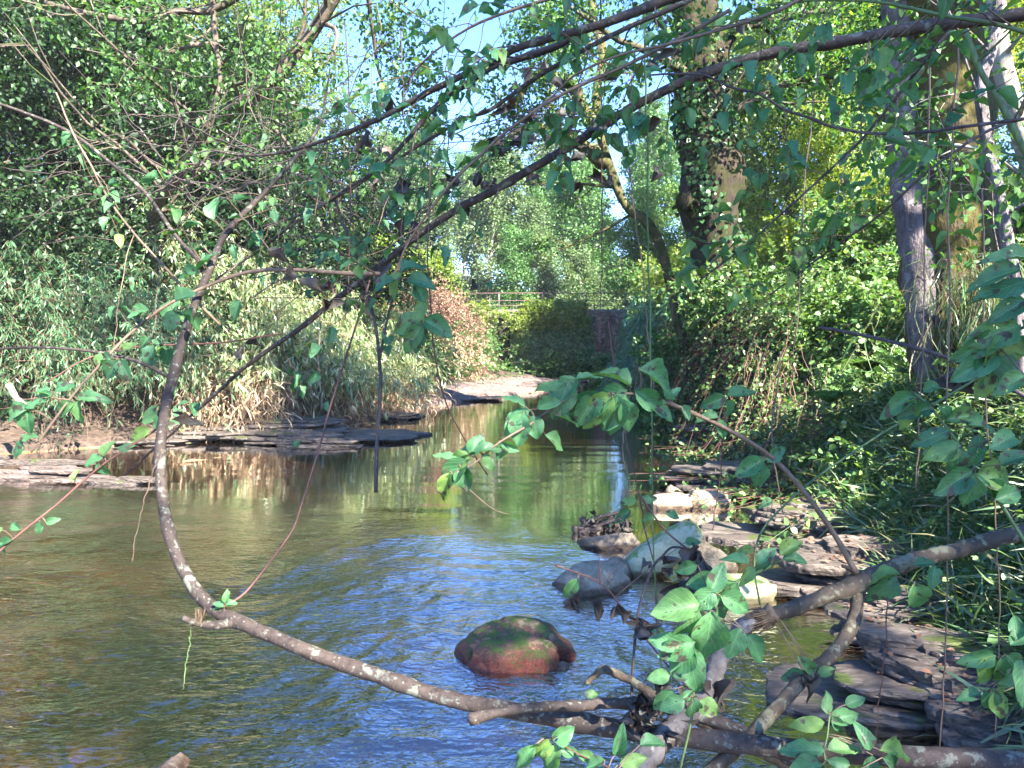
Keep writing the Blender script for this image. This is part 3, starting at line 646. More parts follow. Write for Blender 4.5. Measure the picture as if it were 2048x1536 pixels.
def ground_pts(x, y, lift=0.0): return np.stack([x, y, height(x, y) + lift], -1)
def plant(name, label, cat, wood_mb, wmat, leaf_mb, lmat, kind=None, group=None, origin=None, fname='foliage', sname='stems'):
    o = thing(name, origin, label, cat, group, kind)
    if wood_mb is not None: wood_mb.obj(sname, M[wmat], o)
    leaf_mb.obj(fname, M[lmat], o); return o

# bamboo clumps, arching over the left beach
def bamboo(x0, x1, y0, y1, n, H, leaf, lmat, label, seed, per=46, fan=.45, width=.17, size=.15, over=.55, name='bamboo_clump', hang=0):
    rng = rngf(seed); x = x0 + (x1 - x0) * rng.random(n); y = y0 + (y1 - y0) * rng.random(n)
    st = ground_pts(x, y, -.05); d = np.stack([rng.normal(over * .7, fan, n), rng.normal(-over, fan, n), np.full(n, 1.5)], -1)
    ln = H * (.75 + .5 * rng.random(n)); p = canes(st, d, ln, .16 / (H / 3.5) * (.6 + .8 * rng.random(n)), 12, .05, rng)
    p[..., 2] = np.maximum(p[..., 2], .75 + .5 * rng.random((n, 1)))
    wb = MB(); tubes_batch(wb, p, (.011 * np.linspace(1, .25, 12))[None])
    lb = MB()
    # drooping side sprays
    k = 9; i = rng.integers(3, 12, (n, k)); s2 = np.take_along_axis(p, i[..., None].repeat(3, 2), 1).reshape(-1, 3)
    q = canes(s2, rng.normal(0, .6, s2.shape) + np.array([.2, -.2, .3]), .35 + .45 * rng.random(len(s2)), 1.3, 6, .08, rng)
    tubes_batch(wb, q, .003); leaf_on_canes(lb, q, per // 5, size, width, T_BLADE, rng, .1, .03, -.75, upj=.8)
    leaf_on_canes(lb, p, int(per * .6), size, width, T_BLADE, rng, .25, .22, -.7, upj=.8)
    return plant(name, label, 'bamboo', wb, 'twig_tan', lb, lmat, origin=at((x0 + x1) / 2, (y0 + y1) / 2), group='bamboo clumps along the left bank')
bamboo(-9.2, -7.2, 13.6, 15.6, 110, 3.4, .12, 'lf_willow', 'feathery blue-green bamboo clump at the left edge of the picture', 61, 60, size=.12, width=.15)
bamboo(-7.8, -6.2, 14.8, 16.4, 70, 3.0, .12, 'lf_willow', 'shaded green bamboo clump between the feathery one and the sunlit ones', 62, 50, size=.13)
bamboo(-6.6, -5.0, 16.2, 17.8, 120, 4.0, .14, 'lf_bam', 'sunlit pale bamboo clump directly behind the bowed near stem', 63, 60, size=.17)
bamboo(-5.4, -4.3, 17.4, 19.4, 100, 3.9, .14, 'lf_bam', 'sunlit bamboo clump drooping over the stone shelves', 64, 60, size=.17)
bamboo(-4.8, -3.7, 19.8, 22.4, 90, 3.7, .14, 'lf_bam', 'farthest bamboo clump beside the brown brambles', 65, 55, size=.17)
bamboo(-8.0, -6.6, 17.4, 19.0, 70, 5.2, .14, 'lf_bam', 'taller bamboo clump rising behind the sunlit ones', 66, 50, size=.16)
# dry canes lying and hanging at the foot of the bamboo
def dry_canes(label, x0, x1, y0, y1, n, seed, H=1.2, mat='lf_straw', name='dry_cane_heap'):
    rng = rngf(seed); x = x0 + (x1 - x0) * rng.random(n); y = y0 + (y1 - y0) * rng.random(n)
    st = ground_pts(x, y, .0); st[:, 2] += H * rng.random(n) ** 1.2
    d = np.stack([rng.normal(.45, .5, n), rng.normal(-.8, .4, n), rng.normal(-.1, .45, n)], -1)
    p = canes(st, d, .5 + .8 * rng.random(n), .35, 7, .1, rng); g = height(p[..., 0], p[..., 1]) + .02 + .05 * rng.random((n, 1)); p[..., 2] = np.maximum(p[..., 2], g)
    wb = MB(); tubes_batch(wb, p, .0055 * (.5 + rng.random((n, 1)))); lb = MB(); leaf_on_canes(lb, p, 5, .24, .1, T_BLADE, rng, .1, .05, -.6)
    return plant(name, label, 'dead canes', wb, 'twig_tan', lb, mat, origin=at((x0 + x1) / 2, (y0 + y1) / 2), fname='dry_leaves')
dry_canes('heap of straw-coloured dead canes spilling onto the left stone shelf', -6.6, -4.6, 14.4, 16.2, 1000, 71, 1.0)
dry_canes('tan dead canes under the sunlit drooping bamboo', -5.0, -3.7, 16.8, 18.6, 700, 72, 1.0)
dry_canes('pale dry stalks at the edge of the far left beach', -4.0, -2.8, 19.2, 24.0, 600, 73, .9)

# brown brambles left of the bridge
rng = rngf(80); n = 1500; x = rng.uniform(-5.4, -1.9, n); y = rng.uniform(30.5, 35, n)
st = ground_pts(x, y); hh_ = np.clip(2.5 - .5 * np.abs(x + 3.2) + .5 * vnoise(x * 1.2, y * 1.2, 0, 4), .5, 3.0) * rng.random(n) ** .7; st[:, 2] += hh_
p = canes(st, np.stack([rng.normal(.3, .7, n), rng.normal(-.6, .5, n), rng.normal(.2, .6, n)], -1), .8 + 1.0 * rng.random(n), .5, 8, .12, rng)
wb = MB(); tubes_batch(wb, p, .008); lb = MB(); leaf_on_canes(lb, p, 26, .085, .7, T_DIA, rng, .05, .12, -.4)
plant('bramble_bush', 'mound of reddish-brown withered brambles left of the bridge pier', 'bramble bush', wb, 'twig_red', lb, 'lf_rust', origin=at(-3, 33))
rng = rngf(81); n = 900; x = rng.uniform(-5.6, -1.3, n); y = rng.uniform(28.8, 31.5, n); st = ground_pts(x, y)
st[:, 2] += rng.random(n) * np.clip(1.4 - .5 * (y - 28.8) * 0, .2, 1.5); p = canes(st, rng.normal(0, .6, (n, 3)) + [0.1, -.4, .5], .5 + .6 * rng.random(n), .7, 6, .1, rng)
lb = MB(); leaf_on_canes(lb, p, 14, .11, .35, T_BLADE, rng, 0, .05, -.3); wb = MB(); tubes_batch(wb, p, .006)
plant('dry_grass_mound', 'straw-coloured dry grass bank below the brown brambles', 'dry grass', wb, 'twig_tan', lb, 'lf_straw', origin=at(-3.2, 30))

# right bank: ground cover of brambles and herbs (nobody could count it)
def cover(name, label, xs, ys, n, seed, ln, sag, per, size, width, T, lmat, wmat='twig_green', toriver=.3, up=.9, m=8, side=.05, lift=0, t0=.15, wr=.0035, droop=-.1, cat='undergrowth', mask=None, upv=(0, 0, 1), upj=.5):
    rng = rngf(seed); x = rng.uniform(*xs, n); y = ys[0] + (ys[1] - ys[0]) * rng.random(n) ** 1.3
    x = x + np.interp(y, RY, RX) if name.startswith('bank') or toriver is not None and xs[0] < 3 and x.min() >= -.5 and ys[0] > 0 and xs[1] > 0 else x
    if mask is not None: k = mask(x, y, rng); x, y = x[k], y[k]
    n = len(x); st = ground_pts(x, y, lift)
    d = np.stack([rng.normal(-(toriver or 0), .5, n), rng.normal(-.25, .5, n), np.full(n, up) + rng.normal(0, .25, n)], -1)
    p = canes(st, d, ln * (.5 + rng.random(n)), sag, m, .07, rng); wb = MB(); tubes_batch(wb, p, wr); lb = MB(); leaf_on_canes(lb, p, per, size, width, T, rng, t0, side, droop, up=upv, upj=upj)
    return plant(name, label, cat, wb, wmat, lb, lmat, 'stuff', origin=(float(x.mean()), float(y.mean()), 1.0))
cover('bank_brambles', 'mixed green bramble cover over the sunlit slope right of the stream', (.5, 7.5), (6.5, 28), 5200, 91, .75, .55, 30, .065, .8, T_OVAL, 'lf_brmb', toriver=.3, mask=lambda x, y, r: (y > 9) | (r.random(len(x)) < .25))
cover('bank_brambles', 'taller bramble shoots between the two big trunks', (.6, 7), (11, 26), 1300, 92, 1.5, .3, 34, .075, .8, T_OVAL, 'lf_brmb', 'twig_red', toriver=.35, up=1.0)
cover('hillside_herbs', 'soft green herbs covering the hillside clearing', (3.2, 13), (15, 40), 3200, 93, 1.0, .3, 26, .12, .75, T_DIA, 'lf_mid', toriver=.1, mask=None)
cover('bank_grass', 'long dark grass hanging on the shaded near right bank', (.35, 2.8), (2.4, 10.5), 2600, 94, .36, 1.5, 14, .26, .05, T_BLADE, 'lf_grass', toriver=.5, up=.8, t0=0, side=.03, wr=.0012, droop=-.2, cat='grass', upj=.9)
cover('bank_herbs', 'small leaved herbs among the grass of the near right bank', (.5, 3.4), (2.6, 11), 2600, 95, .38, .7, 16, .042, .8, T_OVAL, 'lf_brmb', toriver=.25, up=.9)
# brambles hanging over the undercut
rng = rngf(96); n = 620; y = rng.uniform(8.5, 21, n); x = xr(y) + rng.uniform(.35, 1.2, n); st = ground_pts(x, y, .1)
d = np.stack([rng.normal(-.75, .25, n), rng.normal(-.35, .35, n), rng.normal(.55, .25, n)], -1)
p = canes(st, d, 1.0 + 1.4 * rng.random(n), .62, 12, .07, rng); p[..., 2] = np.maximum(p[..., 2], .12)
wb = MB(); tubes_batch(wb, p, .0042 * (.6 + .8 * rng.random((n, 1)))); lb = MB(); leaf_on_canes(lb, p, 24, .06, .8, T_OVAL, rng, .1, .06, -.2)
plant('hanging_brambles', 'bramble stems trailing down over the dark undercut right bank', 'brambles', wb, 'twig_red', lb, 'lf_brmb', 'stuff', origin=(4.6, 14, 1.5))
rng = rngf(97); n = 110; y = rng.uniform(8.5, 16, n); x = xr(y) + rng.uniform(.1, .8, n); st = ground_pts(x, y, 0); st[:, 2] = np.maximum(st[:, 2], 1.1 + .7 * rng.random(n))
p = canes(st, np.stack([rng.normal(-.15, .15, n), rng.normal(-.1, .15, n), np.full(n, -1.)], -1), .5 + 1.1 * rng.random(n), .0, 12, .28, rng); p[..., 2] = np.maximum(p[..., 2], .06)
wb = MB(); tubes_batch(wb, p, .005 * (.4 + rng.random((n, 1)))); wo = wb.obj('hanging_roots', M['twig_tan'], None, (4, 12, 1)); tag(wo, 'thin tan roots hanging down the dark undercut of the right bank', 'roots', kind='stuff')
# arching sedge beyond the undercut
rng = rngf(98); n = 900; y = rng.uniform(20, 27, n); x = xr(y) + rng.uniform(-.1, 1.2, n); st = ground_pts(x, y, .0); st[:, 2] += rng.random(n) * 1.1
p = canes(st, np.stack([rng.normal(-.8, .3, n), rng.normal(-.3, .4, n), np.full(n, .9)], -1), .8 + .5 * rng.random(n), .9, 8, .03, rng); lb = MB()
leaf_on_canes(lb, p, 16, .42, .05, T_BLADE, rng, .1, .02, -.5, upj=.6); wb = MB(); tubes_batch(wb, p, .003)
plant('sedge_clump', 'glossy blue-green sedge drooping into the stream before the bridge', 'sedge', wb, 'twig_green', lb, 'lf_blue', origin=at(4.4, 23))
# ferns by the foot of the double trunk
def fern(px, py, d, label, seed, R=.42, nf=9, mat='lf_brmb'):
    rng = rngf(seed); c = P(px, py, d); z0 = gz(c[0], c[1]); c = np.array([c[0], c[1], max(z0, c[2] - .25)]); a = rng.random(nf) * 6.28
    dr = np.stack([np.cos(a), np.sin(a), .9 + .4 * rng.random(nf)], -1); p = canes(np.repeat(c[None], nf, 0), dr, R * (.8 + .5 * rng.random(nf)), 1.3, 16, .01, rng)
    wb = MB(); tubes_batch(wb, p, .002); lb = MB(); T_ = nrm(np.gradient(p, axis=1)); S = nrm(np.cross(T_, [0, 0, 1.0])); s = np.sin(np.linspace(.25, 3.0, 16)) ** .8
    for sg in (1, -1):
        for k in (0, .5):
            q = p + T_ * (R / 16 * k); leaves(lb, q.reshape(-1, 3), (S * sg + T_ * .35).reshape(-1, 3), (np.repeat(s[None], nf, 0) * R * .32).ravel() + .004, .24, T=T_DIA, rng=rng, upj=.12)
    return plant('fern', label, 'fern', wb, 'twig_green', lb, mat, origin=c, fname='fronds')
fern(1735, 690, 7.4, 'bright fern catching sunlight left of the double trunk', 101)
fern(1955, 860, 5.6, 'shaded fern low beside the mossy stem', 102)
fern(1660, 760, 8.6, 'fern hanging over the top of the undercut bank', 103)
# drooping dry grass tuft behind the double trunk
rng = rngf(104); n = 260; c = P(2010, 560, 6.9); st = c + rng.normal(0, .22, (n, 3)) * [1.3, .8, .4]; p = canes(st, rng.normal(0, .6, (n, 3)) + [0, -.3, .6], .6, 1.9, 8, .02, rng); lb = MB(); leaf_on_canes(lb, p, 5, .36, .03, T_BLADE, rng, .2, .02, -.9)
wb = MB(); tubes_batch(wb, p, .0015)
plant('grass_tussock', 'tussock of long drooping grass right of the mossy stem', 'grass', wb, 'twig_tan', lb, 'lf_grass', origin=c)
# left bank undergrowth and forest floor beyond
def cover_l(name, label, xf, ys, n, seed, ln, per, size, lmat, sag=.4):
    rng = rngf(seed); y = rng.uniform(*ys, n); x = xl(y) - rng.uniform(*xf, n); st = ground_pts(x, y)
    p = canes(st, rng.normal(0, .5, (n, 3)) + [.2, -.2, .9], ln * (.5 + rng.random(n)), sag, 8, .07, rng); wb = MB(); tubes_batch(wb, p, .005); lb = MB(); leaf_on_canes(lb, p, per, size, .75, T_DIA, rng, .1, .12, -.1)
    return plant(name, label, 'undergrowth', wb, 'twig_tan', lb, lmat, 'stuff', origin=(float(x.mean()), float(y.mean()), 1.0))
cover_l('thicket', 'dark green thicket filling the shade behind the left bamboo', (2.2, 9), (12, 24), 2200, 111, 2.2, 40, .11, 'lf_shaded', .1)
cover_l('thicket', 'mixed thicket on the left bank towards the bridge', (3.6, 10), (22, 34), 1300, 112, 1.8, 34, .13, 'lf_mid', .1)
cover('valley_shrubs', 'pale mass of shrubs on the valley floor behind the bridge', (-14, 14), (39, 70), 2600, 113, 2.6, .1, 40, .22, .7, T_DIA, 'lf_pale', 'twig_tan', toriver=None, up=1.2, side=.3, wr=.01)

# ------------------------------------------------------------------ bridge
def box(mb, x0, x1, y0, y1, z0, z1, div=1, jit=0, seed=0):
    v = np.array([[x, y, z] for z in (z0, z1) for y in (y0, y1) for x in (x0, x1)], float)
    f = [[0, 2, 3, 1], [4, 5, 7, 6], [0, 1, 5, 4], [2, 6, 7, 3], [0, 4, 6, 2], [1, 3, 7, 5]]
    mb.add(v, f)
def f_conc(nt, pos, geo):
    n = noise(nt, pos, 3, 5, .65); n2 = noise(nt, pos, 14, 4, .6)
    c = ramp(nt, n, [(.05, .045, .04), (.14, .125, .11), (.24, .21, .18)], [.3, .5, .7]); return mixc(nt, .3, c, ramp(nt, n2, [(.03, .035, .02), (.3, .28, .25)])), n2
M['concrete'] = mat_surf('old_concrete', f_conc, .9, .6, .02)
M['dark_pier'] = mat_surf('dark_pier_stone', bark((.035, .03, .028), (.015, .013, .012), (.06, .055, .05), 6, .6), .9, .6, .02)  # one near-black mottled tone over both piers
M['rail'] = mat_surf('rusty_rail', bark((.22, .14, .13), (.12, .07, .06), (.3, .24, .22), 20, .6), .6, .2, .002)
BY = 35.6
br = thing('bridge', (1, BY, 0), 'small overgrown bridge with a pinkish rail across the far end of the pool', 'bridge')
mb = MB(); box(mb, -4.5, 9.5, BY, BY + 2.4, 2.95, 3.2); box(mb, -4.5, 9.5, BY - .06, BY + .2, 3.203, 3.33); mb.obj('deck', M['concrete'], br, smooth=False)
mb = MB(); box(mb, -4.5, -1.05, BY + .5, BY + 2.2, -.5, 2.947); mb.obj('abutment', M['concrete'], br, smooth=False)
mb = MB(); box(mb, .75, 6.5, BY + 1.0, BY + 2.3, -.5, 2.947); mb.obj('abutment', M['concrete'], br, smooth=False)
for (x, r) in ((-.38, .30), (-1.35, .22)):
    mb = MB(); tube(mb, np.array([[x, BY + .35, z] for z in np.linspace(-.6, 2.94, 14)]), r * np.array([1.6, 1.35] + [1] * 12), 18, 4, .08); mb.obj('pier', M['dark_pier'], br)
mb = MB()
for z, r in ((4.06, .020), (3.72, .015), (3.5, .015)): tube(mb, [[-3.2, BY + .05, z], [1, BY + .05, z + .02], [5.5, BY + .05, z]], r, 6)
q = mb.obj('railing', M['rail'], br)
for x in (-2.6, -.6, 1.4, 3.4, 5.2):
    mb = MB(); tube(mb, [[x, BY + .08, 3.3], [x, BY + .08, 4.1]], .035, 6); mb.obj('rail_post', M['concrete'], br)
rng = rngf(120)
def curtain(label, x0, x1, z0, z1, n, seed, y=BY - .1, lmat='lf_brmb', size=.13, bulge=.7, name='ivy_curtain'):
    rng = rngf(seed); x = rng.uniform(x0, x1, n); z = z1 - (z1 - z0) * rng.random(n) ** 1.2 * .6; hump = .5 + .6 * vnoise(x * 1.4, z * .9, 0, seed)
    st = np.stack([x, y - bulge * np.clip(hump, 0, 1) * rng.random(n) ** .5, z], -1); ln = np.minimum((.3 + 1.1 * rng.random(n)) * (.5 + hump), z - z0 + .1)
    p = canes(st, np.stack([rng.normal(0, .25, n), rng.normal(-.3, .25, n), np.full(n, -1.)], -1), ln, 0, 8, .14, rng); wb = MB(); tubes_batch(wb, p, .007); lb = MB()
    p2 = p[hump + rng.normal(0, .2, n) > .35]; leaf_on_canes(lb, p2, 24, size, .85, T_DIA, rng, 0, .16, -.4, upj=.5, up=(0, -.5, .8))
    return plant(name, label, 'ivy', wb, 'twig_tan', lb, lmat, origin=((x0 + x1) / 2, y, z0), group='ivy hanging from the bridge')
curtain('wide green ivy curtain hanging from the right half of the bridge', .15, 3.6, .15, 3.1, 620, 121)
curtain('narrow dark ivy column left of the black gap under the bridge', -2.5, -1.15, .1, 3.3, 330, 122)
curtain('thin ivy strands between the two bridge piers', -1.05, -.75, .1, 2.9, 16, 123)
curtain('dark brown-green ivy at the shaded right end of the bridge', 3.4, 5.4, .3, 3.2, 330, 125, lmat='lf_rust')
rng = rngf(124); n = 700; x = rng.uniform(-2.6, 3.4, n); x = np.where((x > -1.25) & (x < .1) & (rng.random(n) < .8), x + 1.6, x); hm_ = .5 + .7 * vnoise(x * 1.3, 0, 0, 5); st = np.stack([x, BY + rng.uniform(-.8, .3, n), 2.55 + .8 * rng.random(n) * np.clip(hm_ + .3, .2, 1.2)], -1); p = canes(st, rng.normal(0, .5, (n, 3)) + [0, -.5, .6], .35 + .35 * rng.random(n), 1.2, 6, .1, rng); lb = MB(); wb = MB(); tubes_batch(wb, p, .006); leaf_on_canes(lb, p, 24, .11, .8, T_DIA, rng, 0, .12, -.2)
plant('ivy_crest', 'bright yellow-green ivy crest sunlit along the bridge edge', 'ivy', wb, 'twig_tan', lb, 'lf_yel', origin=(.8, BY, 3.0))
#@@ROCKS
# ------------------------------------------------------------------ rocks
import bmesh
def ico(sub):
    b = bmesh.new(); bmesh.ops.create_icosphere(b, subdivisions=sub, radius=1.0); v = np.array([x.co[:] for x in b.verts]); f = np.array([[w.index for w in x.verts] for x in b.faces]); b.free(); return v, f
ICO5 = ico(6); ICO3 = ico(4)
def f_rock(base, dark, light, moss=None, mamt=.6, wet=.10, sc=6, patch=None, wetc=(.35, .3, .28)):
    def f(nt, pos, geo):
        n = noise(nt, pos, sc, 6, .65); n2 = noise(nt, pos, sc * 7, 5, .7); n3 = noise(nt, pos, sc * .55, 4, .6, .6)
        c = ramp(nt, n, [dark, base, light], [.32, .5, .7]); c = mixc(nt, .35, c, ramp(nt, n2, [dark, light], [.35, .65]))
        if patch: c = mixc(nt, ramp(nt, n3, [(0, 0, 0), (1, 1, 1)], [.56, .62]), c, patch)
        sep = N(nt, "ShaderNodeSeparateXYZ"); nt.links.new(pos, sep.inputs[0])
        if moss:
            g = N(nt, "ShaderNodeSeparateXYZ"); nt.links.new(geo.outputs['Normal'], g.inputs[0])
            k = mth(nt, 'ADD', noise(nt, pos, sc * 1.2, 5, .7), mth(nt, 'MULTIPLY', mth(nt, 'SUBTRACT', g.outputs[2], .6), .25))
            c = mixc(nt, ramp(nt, k, [(0, 0, 0), (1, 1, 1)], [mamt - .04, mamt + .06]), c, mixc(nt, n2, tuple(x * .45 for x in moss), moss))
        w = mth(nt, 'ADD', sep.outputs[2], mth(nt, 'MULTIPLY', n, -.06)); wf = ramp(nt, w, [(1, 1, 1), (0, 0, 0)], [wet * .35 , wet])
        c2 = mixc(nt, 1.0, c, wetc, 'MULTIPLY'); c = mixc(nt, wf, c, c2)
        r = mth(nt, 'SUBTRACT', .88, mth(nt, 'MULTIPLY', wf, .45))
        return c, mth(nt, 'ADD', n, mth(nt, 'MULTIPLY', n2, .5)), r
    return f
M['rk_red'] = mat_surf('red_boulder', f_rock((.115, .062, .042), (.026, .014, .012), (.28, .175, .105), (.085, .15, .02), .57, .10, 12, (.30, .22, .12), (.80, .33, .24)), .6, .9, .035, .5)
M['rk_pale'] = mat_surf('pale_stone', f_rock((.36, .29, .20), (.13, .095, .065), (.54, .45, .33), None, .6, .03, 9), .8, .9, .04)
M['rk_green'] = mat_surf('mossy_smooth_stone', f_rock((.36, .36, .22), (.2, .21, .12), (.46, .46, .31), (.20, .29, .09), .56, .03, 7), .75, .4, .008)
M['rk_grey'] = mat_surf('grey_stone', f_rock((.20, .165, .12), (.07, .055, .042), (.37, .31, .23), (.13, .16, .07), .72, .025, 11), .8, .9, .04)
M['rk_brown'] = mat_surf('brown_stone', f_rock((.19, .14, .10), (.08, .055, .04), (.30, .24, .18), None, .7, .03, 9), .7, .6, .015)
def rock(label, x0, x1, yt, yb, mat, seed, dr=.7, ang=0, rot=0, tilt=0, bumpy=.12, name='river_stone', power=2.3, sink=.25, group='stones standing in the stream', shape=None, hi=False, flat=None, z0=0.0):
    """stone whose waterline front lies at pixel row yb, spanning x0..x1, top at yt"""
    c = G((x0 + x1) / 2, yb, z0); d = c[1]; a = (x1 - x0) / 2 / FPX * np.linalg.norm([d, CAM_H - z0]); b = a * dr
    th = math.atan2(CAM_H, d); vis = (yb - yt) / FPX * np.linalg.norm([d, CAM_H])
    k = vis - b * sin(th); h = sqrt(max(k * k - (b * sin(th)) ** 2, (.25 * vis) ** 2)) / cos(th)
    V, F = ICO5 if hi else ICO3; V = V.copy(); rng = rngf(seed)
    V = np.sign(V) * np.abs(V) ** (2 / power); V /= np.linalg.norm(V, axis=1, keepdims=True) ** .35
    V = V * (1 + bumpy * fbm(V[:, 0] * 1.3 + seed, V[:, 1] * 1.3, V[:, 2] * 1.3, 4, seed))[:, None]
    for q in range(ang):
        nn = nrm(rng.normal(0, 1, 3) + [0, -.2, .15]); lim = .50 + .30 * rng.random(); s = V @ nn; V = V - np.maximum(s - lim, 0)[:, None] * nn * .92
    if ang: V = V * (1 + .07 * fbm(V[:, 0] * 5, V[:, 1] * 5, V[:, 2] * 8, 4, seed + 3) - .10 * np.abs(fbm(V[:, 0] * 2, V[:, 1] * 2, V[:, 2] * 5, 3, seed + 7)))[:, None]
    if shape is not None: V = shape(V)
    if flat is not None: V[:, 2] = np.minimum(V[:, 2], flat + .1 * (V[:, 2] - flat))
    V = V / np.abs(V).max(0)
    hb = h * (1 + sink)
    V = V * [a, b, hb]
    ca, sa = cos(tilt), sin(tilt); V = np.stack([V[:, 0] * ca - V[:, 2] * sa, V[:, 1], V[:, 0] * sa + V[:, 2] * ca], 1)
    ca, sa = cos(rot), sin(rot); V = np.stack([V[:, 0] * ca - V[:, 1] * sa, V[:, 0] * sa + V[:, 1] * ca, V[:, 2]], 1)
    o = np.array([c[0], c[1] + b, z0]); V = V + o + [0, 0, h - V[:, 2].max()]
    mb = MB(); mb.add(V, None, F); q = mb.obj(name, M[mat], None, o); return tag(q, label, 'rock', group)
def sh_boulder(V):
    r = np.linalg.norm(V, axis=1, keepdims=True); x, y, z = V[:, 0], V[:, 1], V[:, 2]
    def crease(n, c, w, dep): s = x * n[0] + y * n[1] + z * n[2] - c + .14 * fbm(x * 2, y * 2, z * 2, 3, 4); return dep * np.exp(-(s / w) ** 2)
    up = sstep(-.2, .3, z)
    g = crease((.80, .55, .1), .26, .085, .20) * up * sstep(-.9, .2, x) + crease((-.5, .85, 0), .16, .09, .09) * up * sstep(.4, -.2, x)
    g2 = .07 * np.exp(-((x - .1) ** 2 + (y + .3) ** 2) / .12) * up
    return V * (1 - g - g2)[:, None]
rock('big rounded reddish-brown boulder with green moss in its creases, alone mid-stream', 906, 1160, 1236, 1362, 'rk_red', 5, 1.0, 0, .15, -.03, .13, name='boulder', power=2.35, shape=sh_boulder, hi=True, group=None)
rock('small wet dark stone touching the right foot of the reddish boulder', 1108, 1142, 1325, 1348, 'rk_brown', 15, .8, 0, bumpy=.15)
rock('pale flat-faced stone in front of the other pale stones, nearest the reddish boulder', 1096, 1272, 1128, 1197, 'rk_pale', 21, .75, 16, .1, -.04, .12, flat=.55)
rock('small round brown stone wedged behind the pale flat-faced one', 1205, 1268, 1116, 1165, 'rk_brown', 22, .9, 0, bumpy=.06)
rock('low speckled grey stone behind the long greenish one', 1152, 1330, 1060, 1106, 'rk_grey', 23, .6, 9, bumpy=.16)
# long tilted stone
def slab(label, px, py, d, ln, th_, dep, ang, mat, seed, yaw=0, group='stones standing in the stream'):
    """long rounded stone by its middle, length and thickness in pixels and its slant"""
    c = P(px, py, d); V, F = ICO5; k = d / FPX; V = V.copy(); V = np.sign(V) * np.abs(V) ** (2 / 3.0); V = V / np.abs(V).max(0)
    V = V * (1 + .06 * fbm(V[:, 0] * 1.2, V[:, 1], V[:, 2], 3, seed) + .012 * fbm(V[:, 0] * 7, V[:, 1] * 7, V[:, 2] * 7, 3, seed))[:, None]
    V[:, 2] *= 1 - .25 * V[:, 0] * (V[:, 2] < 0); V = V * [ln / 2 * k, dep, th_ / 2 * k]; a = radians(ang)
    V = np.stack([V[:, 0] * cos(a) - V[:, 2] * sin(a), V[:, 1], V[:, 0] * sin(a) + V[:, 2] * cos(a)], 1); V = np.stack([V[:, 0] * cos(yaw) - V[:, 1] * sin(yaw), V[:, 0] * sin(yaw) + V[:, 1] * cos(yaw), V[:, 2]], 1)
    mb = MB(); mb.add(V + c, None, F); return tag(mb.obj('river_stone', M[mat], None, c), label, 'rock', group)
slab('long smooth pale-green stone tilted up to the right among the others', 1324, 1103, 5.75, 178, 66, .15, 33, 'rk_green', 24, -.15)
rock('grey layered block right of the long tilted stone', 1362, 1520, 1076, 1152, 'rk_grey', 25, .7, 16, .2, -.12, .1)
rock('wide pale rectangular stone seen just behind the splintered branch end', 1410, 1596, 1156, 1212, 'rk_green', 26, .5, 16, .05, 0, .08, flat=.5, power=3.5)
rock('small dark grey wedge of rock left of the wide pale one', 1366, 1412, 1156, 1190, 'rk_grey', 27, .8, 16)
rock('sunlit white stone with a ragged top, left one of the bright pair', 1290, 1392, 986, 1022, 'rk_pale', 28, .7, 16, bumpy=.2)
rock('sunlit white stone with a sharp ridge, right one of the bright pair', 1376, 1480, 978, 1022, 'rk_pale', 29, .7, 16, bumpy=.2)
rock('flat brownish stone lying behind the bright pair', 1330, 1376, 970, 994, 'rk_brown', 30, .7, 5, 0, .1)
rock('stone breaking the surface at the bottom edge of the picture', 306, 372, 1518, 1560, 'rk_brown', 31, .8, 2, bumpy=.1)
rock('grey boulder at the foot of the left bank under the bamboo', 668, 722, 760, 800, 'rk_grey', 32, .8, 4, z0=.2, group='stones on the left bank')
rock('pale stone on the far beach beside the dry grass', 806, 848, 765, 788, 'rk_pale', 33, .8, 4, z0=.2, group='stones on the left bank')
rock('pale stone in the dark hollow under the left bamboo', 212, 240, 790, 815, 'rk_pale', 34, .8, 4, z0=.25, group='stones on the left bank')
rock('small lit stone on the wet shelf at the left', 40, 75, 868, 884, 'rk_brown', 35, .8, 3, z0=.1, group='stones on the left bank')
# pebbles between the stones
rng = rngf(200); mb = MB(); V, F = ico(2)
for k in range(420):
    if k < 150: x, y = rng.uniform(.9, 2.3), rng.uniform(4.8, 6.6)
    else: y = rng.uniform(3, 16); x = xr(y) + rng.uniform(-.25, .6)
    s = .012 + .04 * rng.random() ** 2.5; v = V * (1 + .2 * rng.normal(0, 1, (len(V), 1)) * .5) * [1, .8, .55] * s; mb.add(v + [x, y, gz(x, y) + s * .2], None, F)
tag(mb.obj('pebbles', M['rk_brown'], None, (1.5, 6, 0)), 'small pebbles strewn between the stones and along the right shore', 'pebbles', kind='stuff')

